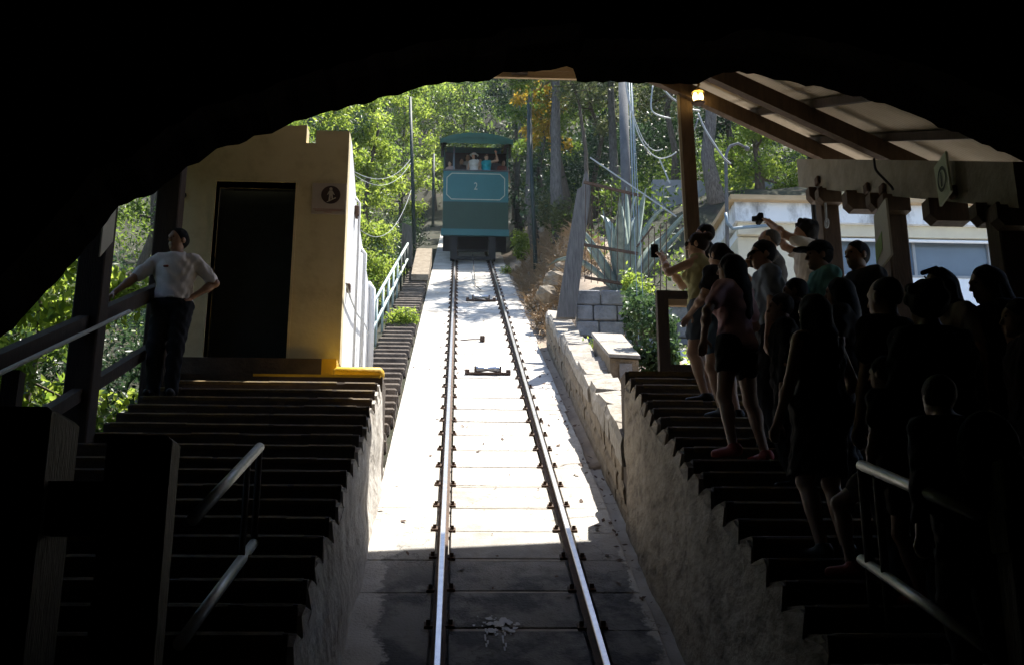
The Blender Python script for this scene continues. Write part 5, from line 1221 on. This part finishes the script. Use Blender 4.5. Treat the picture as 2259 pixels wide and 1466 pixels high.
    hk, hcol = hair; hm = hairm(hcol); facec = (hp((0, .062, .045)), Hd @ np.array([0, .82, -.57])); low = (hp((0, 0, -.075)), np.array([0, 0, -1.0]))
    base = [('el', hp((0, -.014, .024)), (.086, .102, .106), Hd, .02)]
    if hk == 'short': part('hair', base, hm, [facec, (hp((0, -.03, -.065)), Hd @ np.array([0, .45, -.9]))], .003)
    elif hk == 'thin': part('hair', [('el', hp((0, -.02, .018)), (.079, .096, .10), Hd, .02)], hm, [(hp((0, .03, .05)), Hd @ np.array([0, .7, -.7])), (hp((0, -.03, -.06)), Hd @ np.array([0, .45, -.9]))])
    elif hk == 'curly': part('hair', [('el', hp((0, -.025, .03)), (.108, .118, .118), Hd, .02)] + [('el', hp((.095 * math.cos(i * 2.4) * math.sin(1 + i * .09), -.02 + .1 * math.sin(i * 2.4) * math.sin(1 + i * .09), .03 + .11 * math.cos(1 + i * .09) + .03)), (.03, .03, .03), None, .015) for i in range(20)], hm, [facec, (hp((0, -.03, -.085)), Hd @ np.array([0, .3, -.95]))], .006)
    elif hk in ('long', 'bun', 'pony'):
        pr = list(base)
        if hk == 'long': pr += [('rc', hp((0, -.05, .0)), hp((0, -.075, -.17)), .088, .085, .03), ('rc', hp((-.03, -.085, -.17)), hp((-.02, -.115, -.42)), .07, .045, .03), ('rc', hp((.03, -.085, -.17)), hp((.03, -.12, -.38)), .07, .04, .03), ('rc', hp((-.07, .0, .0)), hp((-.085, -.01, -.15)), .03, .03, .03), ('rc', hp((.07, .0, .0)), hp((.085, -.01, -.15)), .03, .03, .03)]
        if hk == 'bun': pr += [('el', hp((0, -.105, .075)), (.05, .05, .05), None, .015)]
        if hk == 'pony': pr += [('rc', hp((0, -.1, .03)), hp((0, -.15, -.04)), .035, .04, .02), ('rc', hp((0, -.15, -.04)), hp((0, -.13, -.24)), .04, .018, .02)]
        part('hair', pr, hm, [] if hk == 'x' else [(hp((0, .06, .0)), Hd @ np.array([0, 1.0, -.25]))], .004)
    if hat:
        hkind, hc_ = hat
        if hkind == 'cap': part('cap', [('el', hp((0, -.008, .045)), (.094, .11, .095), Hd, .01), ('el', hp((0, .135, .055)), (.072, .082, .014), Hd, .02)], cloth(hc_), [(hp((0, 0, .035)), Hd @ np.array([0, 0, -1.0]))])
        else: part('sun_hat', [('el', hp((0, -.006, .05)), (.098, .112, .10), Hd, .01), ('el', hp((0, .0, .045)), (.165, .18, .016), Hd, .02)], cloth(hc_), [(hp((0, 0, .028)), Hd @ np.array([0, 0, -1.0]))])
    part('eyes', [('el', hp((s * .031, .083, .012)), (.012, .007, .007), Hd, .002) for s in (-1, 1)], M['dark'], hh=.004)
    if glasses:
        gl = [('rc', hp((s * .012, .104, .014)), hp((s * .055, .094, .014)), .016, .016, .004) for s in (-1, 1)] + [('rc', hp((s * .066, .09, .016)), hp((s * .08, 0, .01)), .004, .004, .004) for s in (-1, 1)]
        if glasses == 'up': gl = [('rc', hp((-.05, .075, .105)), hp((.05, .075, .105)), .016, .016, .01), ('rc', hp((-.075, .03, .09)), hp((-.08, -.03, .04)), .006, .006, .01), ('rc', hp((.075, .03, .09)), hp((.08, -.03, .04)), .006, .006, .01)]
        part('glasses', gl, M['dark'], hh=.005)
    if belt:
        part('belt', [('el', (0, -.01, .965), (.168 * g, .125 * g, .03), None, .01)], cloth((.015, .013, .012), .4), [((0, 0, .985), (0, 0, 1)), ((0, 0, .945), (0, 0, -1))])
        part('buckle', [('rc', (-.02, .122 * g, .966), (.02, .122 * g, .966), .014, .014, .004)], M['tube'], hh=.006)
    if badge:
        part('pocket_badge', [('rc', tb((.055, .118, 1.27)), tb((.085, .11, 1.27)), .012, .012, .004)], cloth(badge), hh=.006)
    return body
SK1, SK2, SK3, SK4 = (.48, .29, .20), (.36, .21, .14), (.55, .35, .25), (.24, .135, .09)
BLK, BRN, DBR, GRY = (.012, .010, .009), (.05, .028, .016), (.025, .016, .011), (.22, .21, .20)
def stand(px, py, Y, H=None):      # place by the head top, feet on the step or landing
    p = atY(px, py, Y)
    if Y >= 11.5: z = ZR
    else:
        k = math.floor((11.50 - Y) / RP_) + 1; z = tz(11.50 - RP_ * k, HR)
    return (p[0], Y, z), (H or max(1.3, min(p[2] - z, 1.90)))
def addp(label, px, py, Y, heading, *a, H=None, dxy=(0, 0), **k):
    pos, H = stand(px, py, Y, H); pos = (pos[0] + dxy[0], pos[1] + dxy[1], pos[2])
    return person(label, pos, H, R(heading), *a, group=k.pop('group', 'visitors queueing on the right steps'), **k), pos, H
def local_to_world(b, H, v):
    S = H / 1.70; q = Vector(v) * S; q.rotate(b.rotation_euler); return q + b.location
# attendant on the left steps
Ym = 11.62; pm = atY(384, 503, Ym); zm = tz(12.40 - LP_ * 3, HL)
att = person('man in a white short sleeved shirt and dark trousers leaning on the left fence', (pm[0] + .06, Ym, zm), pm[2] - zm, R(183), SK2, [('trousers', (.014, .014, .017)), ('shirt', (.78, .74, .73))], ('short', BLK),
       handR=(.50, .18, .97), elbR=(.9, -.5, -.4), handL=(-.185, .03, 1.0), elbL=(-1, -.25, .15), footR=(.10, .05, 0), footL=(-.07, .10, 0), head=(R(-38), 0), belt=True, shoes=(.02, .02, .022), h=.0095, badge=(.25, .08, .06), girth=1.0, curl=.9)
# right crowd, far to near
LBL = {}
b, pos, H = addp('woman holding a phone up at the front, bare legs and denim shorts', 1540, 512, 10.5, 62, SK3, [('shorts', (.10, .13, .17)), ('tank', (.46, .44, .24))], ('bun', BRN), fem=True, handR=(.13, .36, 1.46), handL=(-.05, .35, 1.47), elbR=(.5, .2, -1), elbL=(-.6, .1, -1), head=(R(6), 0), glasses=True)
q = local_to_world(b, H, (.03, .45, 1.585))
ph = thing('phone', 'black phone raised in the hands of the woman at the front', 'phone', q)
m = MB(); m.cbox(q.x - .04, q.x + .04, q.y - .008, q.y + .008, q.z - .075, q.z + .075, .006); o = m.build('case', M['dark'], ph)
m = MB(); m.cbox(q.x - .028, q.x - .01, q.y - .013, q.y - .0085, q.z + .04, q.z + .062, .002); m.build('lens', M['pane'], ph)
def backpack(b, H, c, label, emblem=None, sc_=1.0):
    prims = [('el', (0, -.20, 1.20), (.15 * sc_, .095, .20), None, .03), ('el', (0, -.21, 1.08), (.155 * sc_, .11, .14), None, .05), ('el', (0, -.30, 1.10), (.10 * sc_, .05, .10), None, .02)]
    st = [('rc', (s * .10, -.13, 1.36), (s * .11, .09, 1.36), .016, .016, .01) for s in (-1, 1)] + [('rc', (s * .11, .09, 1.36), (s * .13, .12, 1.16), .016, .016, .01) for s in (-1, 1)] + [('rc', (s * .13, .12, 1.16), (s * .15, -.12, 1.02), .014, .014, .01) for s in (-1, 1)]
    S = H / 1.7; V, Q = sdf_mesh(prims, .012); o = np_mesh('backpack', V * S, Q, cloth(c), smooth=True); o.location = b.location; o.rotation_euler = b.rotation_euler; tag(o, label, 'backpack')
    V, Q = sdf_mesh(st, .01); np_mesh('strap', V * S, Q, cloth(tuple(x * .7 for x in c)), parent=o, smooth=True)
    if emblem:
        V, Q = sdf_mesh([('el', (0, -.352, 1.12), (.045, .012, .045), None, .01)], .008); np_mesh('emblem', V * S, Q, cloth(emblem), parent=o, smooth=True)
b2, pos, H2 = addp('dark haired man in black just behind the phone woman, taller than her', 1556, 493, 11.55, 70, SK2, [('trousers', (.02, .022, .03)), ('long', (.018, .018, .02))], ('short', BLK), head=(R(10), 0))
b3, pos, H3 = addp('person in blue shorts wearing a dark backpack with a pale emblem', 1585, 526, 9.7, 35, SK1, [('shorts', (.09, .15, .21)), ('tee', (.03, .03, .035))], ('pony', DBR), fem=True, handR=(.2, .25, 1.1), handL=(-.22, .2, 1.0), H=1.72)
backpack(b3, H3, (.03, .034, .075), 'dark navy backpack with a pale round emblem on the person in shorts', (.5, .52, .55))
addp('grey haired man with thinning hair behind the man in grey blue', 1697, 503, 10.3, 66, SK1, [('trousers', (.05, .045, .04)), ('tee', (.10, .09, .08))], ('thin', GRY), handR=(.12, .38, 1.4), handL=(-.12, .36, 1.42), elbR=(.6, 0, -.6), elbL=(-.6, 0, -.6))
b4, pos4, H4 = addp('curly haired man in a white tee holding a camera overhead', 1775, 476, 10.9, 78, SK2, [('trousers', (.06, .055, .05)), ('tee', (.78, .73, .66))], ('curly', BLK), H=1.86, handR=(.10, .30, 1.66), handL=(-.12, .34, 1.64), elbR=(.7, .4, .3), elbL=(-.7, .5, -.2), girth=1.1, dxy=(0, 0))
q = local_to_world(b4, H4, (0, .44, 1.74)); cm_ = thing('camera', 'compact black camera held overhead by the curly haired man', 'camera', q)
m = MB(); m.cbox(q.x - .03, q.x + .03, q.y - .07, q.y + .07, q.z - .05, q.z + .05, .012); m.build('body', M['dark'], cm_)
m = MB(); m.tube([q, q + Vector((-.08, .01, 0))], [.035, .03], 12); m.build('lens', M['underframe'], cm_)
addp('man in a grey blue tee and glasses looking towards the track', 1684, 528, 8.9, 82, SK2, [('trousers', (.03, .032, .04)), ('tee', (.25, .31, .39))], ('short', BLK), head=(R(12), R(-4)), glasses=True, girth=1.08)
addp('man in a dark peaked cap and teal shirt in profile', 1808, 531, 8.75, 90, SK2, [('trousers', (.04, .04, .045)), ('tee', (.15, .38, .36))], ('short', BLK), hat=('cap', (.02, .022, .03)), girth=1.12)
addp('dark haired man with a full face turned between the canopy posts', 1890, 530, 8.8, 112, SK2, [('trousers', (.03, .03, .03)), ('tee', (.035, .032, .03))], ('short', BLK), girth=1.08)
addp('person in a black tee squeezed between the grey blue tee and the teal shirt', 1752, 580, 8.2, 70, SK4, [('trousers', (.02, .02, .022)), ('tee', (.02, .02, .022))], ('short', BLK), H=1.60, girth=1.1)
addp('person in dark clothes standing just below the man in the peaked cap', 1850, 605, 7.8, 60, SK4, [('trousers', (.02, .02, .022)), ('tee', (.028, .024, .022))], ('long', BLK), fem=True, H=1.62, girth=1.1)
addp('person in a charcoal top directly behind the pink top', 1722, 625, 8.0, 75, SK2, [('trousers', (.02, .02, .022)), ('long', (.03, .03, .034))], ('short', DBR), H=1.55, girth=1.1)
b5, pos5, H5 = addp('woman in a dusty pink top and black shorts standing with legs apart, long dark hair', 1612, 558, 8.35, 38, SK2, [('shorts', (.012, .012, .013), .40), ('tee', (.58, .38, .41))], ('long', BLK), fem=True, footR=(.28, .0, -.0), footL=(-.20, -.06, 0), handR=(.16, .20, 1.02), handL=(-.20, .16, .98), elbL=(-1, -.4, -.2), elbR=(1, -.5, -.2), head=(R(20), 0), h=.0095, shoes=(.35, .05, .04))
addp('woman in a sleeveless black dress with long black hair behind the pink top', 1792, 646, 6.7, 25, SK1, [('dress', (.012, .012, .013))], ('long', BLK), fem=True, handL=(-.27, .10, .86), handR=(.22, .2, 1.0), girth=1.12)
addp('woman with sunglasses pushed up, striped pale top', 2072, 590, 7.0, 118, SK3, [('trousers', (.04, .04, .05)), ('tee', (.62, .54, .46))], ('long', BLK), fem=True, glasses='up', head=(0, R(-6)))
addp('heavy man with a close cropped reddish neck seen from behind', 1950, 606, 6.4, 30, SK2, [('trousers', (.02, .02, .02)), ('tee', (.02, .018, .018))], ('thin', (.03, .018, .014)), girth=1.25)
addp('woman in profile at the right with long straight dark hair', 2172, 566, 6.9, 92, SK1, [('trousers', (.03, .03, .035)), ('tank', (.03, .03, .035))], ('long', DBR), fem=True, H=1.86, head=(0, R(-8)))
addp('person with a big round head of dark hair and navy jacket seen from behind', 2040, 622, 5.9, 8, SK4, [('trousers', (.02, .02, .025)), ('long', (.02, .024, .036))], ('curly', BLK), girth=1.3)
addp('ruddy faced person at the right edge of the picture', 2248, 656, 6.4, 75, SK2, [('trousers', (.03, .03, .03)), ('tee', (.03, .02, .02))], ('short', DBR), girth=1.1)
addp('child in red shoes stepping up the stairs with one knee raised', 1948, 772, 5.95, 40, SK4, [('shorts', (.07, .06, .05)), ('tee', (.02, .018, .018))], ('short', BLK), footL=(-.12, .32, .20), footR=(.10, -.05, 0), shoes=(.30, .04, .03), H=1.40)
b6, pos6, H6 = addp('short person in a navy top bent over the right handrail', 2105, 800, 5.0, 10, SK4, [('trousers', (.02, .02, .025)), ('long', (.016, .02, .032))], ('short', BLK), H=1.56, lean=.25, girth=1.2)
backpack(b6, H6, (.014, .018, .03), 'large navy backpack nearest the right handrail', None, 1.15)
# passengers at the open front of the car
def pax(label, px, py, Y, heading, *a, **k):
    p = atY(px, py, Y); zf = zs - .85
    return person(label, (p[0], Y, zf), max(1.2, p[2] - zf), R(heading), *a, group='passengers in the funicular car', h=.022, **k)
pax('passenger in a white sun hat and white top with a dark shoulder strap', 1046, 338, 36.35, 170, SK1, [('trousers', (.1, .1, .1)), ('tank', (.62, .60, .58))], ('long', BLK), fem=True, hat=('sun', (.62, .66, .66)), head=(R(-30), 0))
pax('passenger in a turquoise top with dark hair and sunglasses', 1073, 340, 36.38, 165, SK3, [('trousers', (.1, .1, .1)), ('tank', (.02, .36, .46))], ('pony', BLK), fem=True, head=(R(40), 0), glasses=True, handR=(.2, .2, 1.15), handL=(-.38, .12, 1.62), elbL=(-1, 0, -.6))
pax('passenger in grey standing behind the white sun hat', 1032, 341, 36.9, 180, SK1, [('trousers', (.1, .1, .1)), ('tee', (.30, .29, .28))], ('short', DBR))
pax('passenger with pinkish skin low in the left corner of the car window', 993, 356, 36.4, 150, SK3, [('trousers', (.1, .1, .1)), ('tank', (.40, .28, .24))], ('short', DBR))
pax('shadowed passenger between the left window post and the sun hat', 1018, 350, 36.8, 190, SK2, [('trousers', (.1, .1, .1)), ('tee', (.06, .05, .05))], ('short', BLK))
pax('passenger in pale blue half hidden between the sun hat and the turquoise top', 1060, 350, 36.75, 175, SK1, [('trousers', (.1, .1, .1)), ('tee', (.30, .34, .42))], ('long', DBR), fem=True)
pax('tall shadowed passenger at the right behind the raised arm', 1094, 346, 36.85, 185, SK4, [('trousers', (.1, .1, .1)), ('tee', (.10, .10, .11))], ('short', BLK))
pax('shadowed passenger in red at the right corner of the car window', 1110, 354, 36.6, 200, SK2, [('trousers', (.1, .1, .1)), ('tee', (.16, .05, .04))], ('short', BLK))

# ---- light summer haze between the trees
m = MB(); m.box(-66, 66, -22, 126, -17, 116); hz = m.build('haze', bpy.data.materials.new('haze_air')); tag(hz, kind='stuff')
hm_ = hz.data.materials[0]; hm_.use_nodes = True; nt = hm_.node_tree
for n_ in list(nt.nodes):
    if n_.type == 'BSDF_PRINCIPLED': nt.nodes.remove(n_)
pv_ = nt.nodes.new('ShaderNodeVolumePrincipled'); pv_.inputs['Color'].default_value = (.86, .92, 1, 1); pv_.inputs['Density'].default_value = HAZE; pv_.inputs['Anisotropy'].default_value = .35
nt.links.new(pv_.outputs[0], [n_ for n_ in nt.nodes if n_.type == 'OUTPUT_MATERIAL'][0].inputs['Volume'])

for o in bpy.data.objects:
    if '_b' in o: del o['_b']
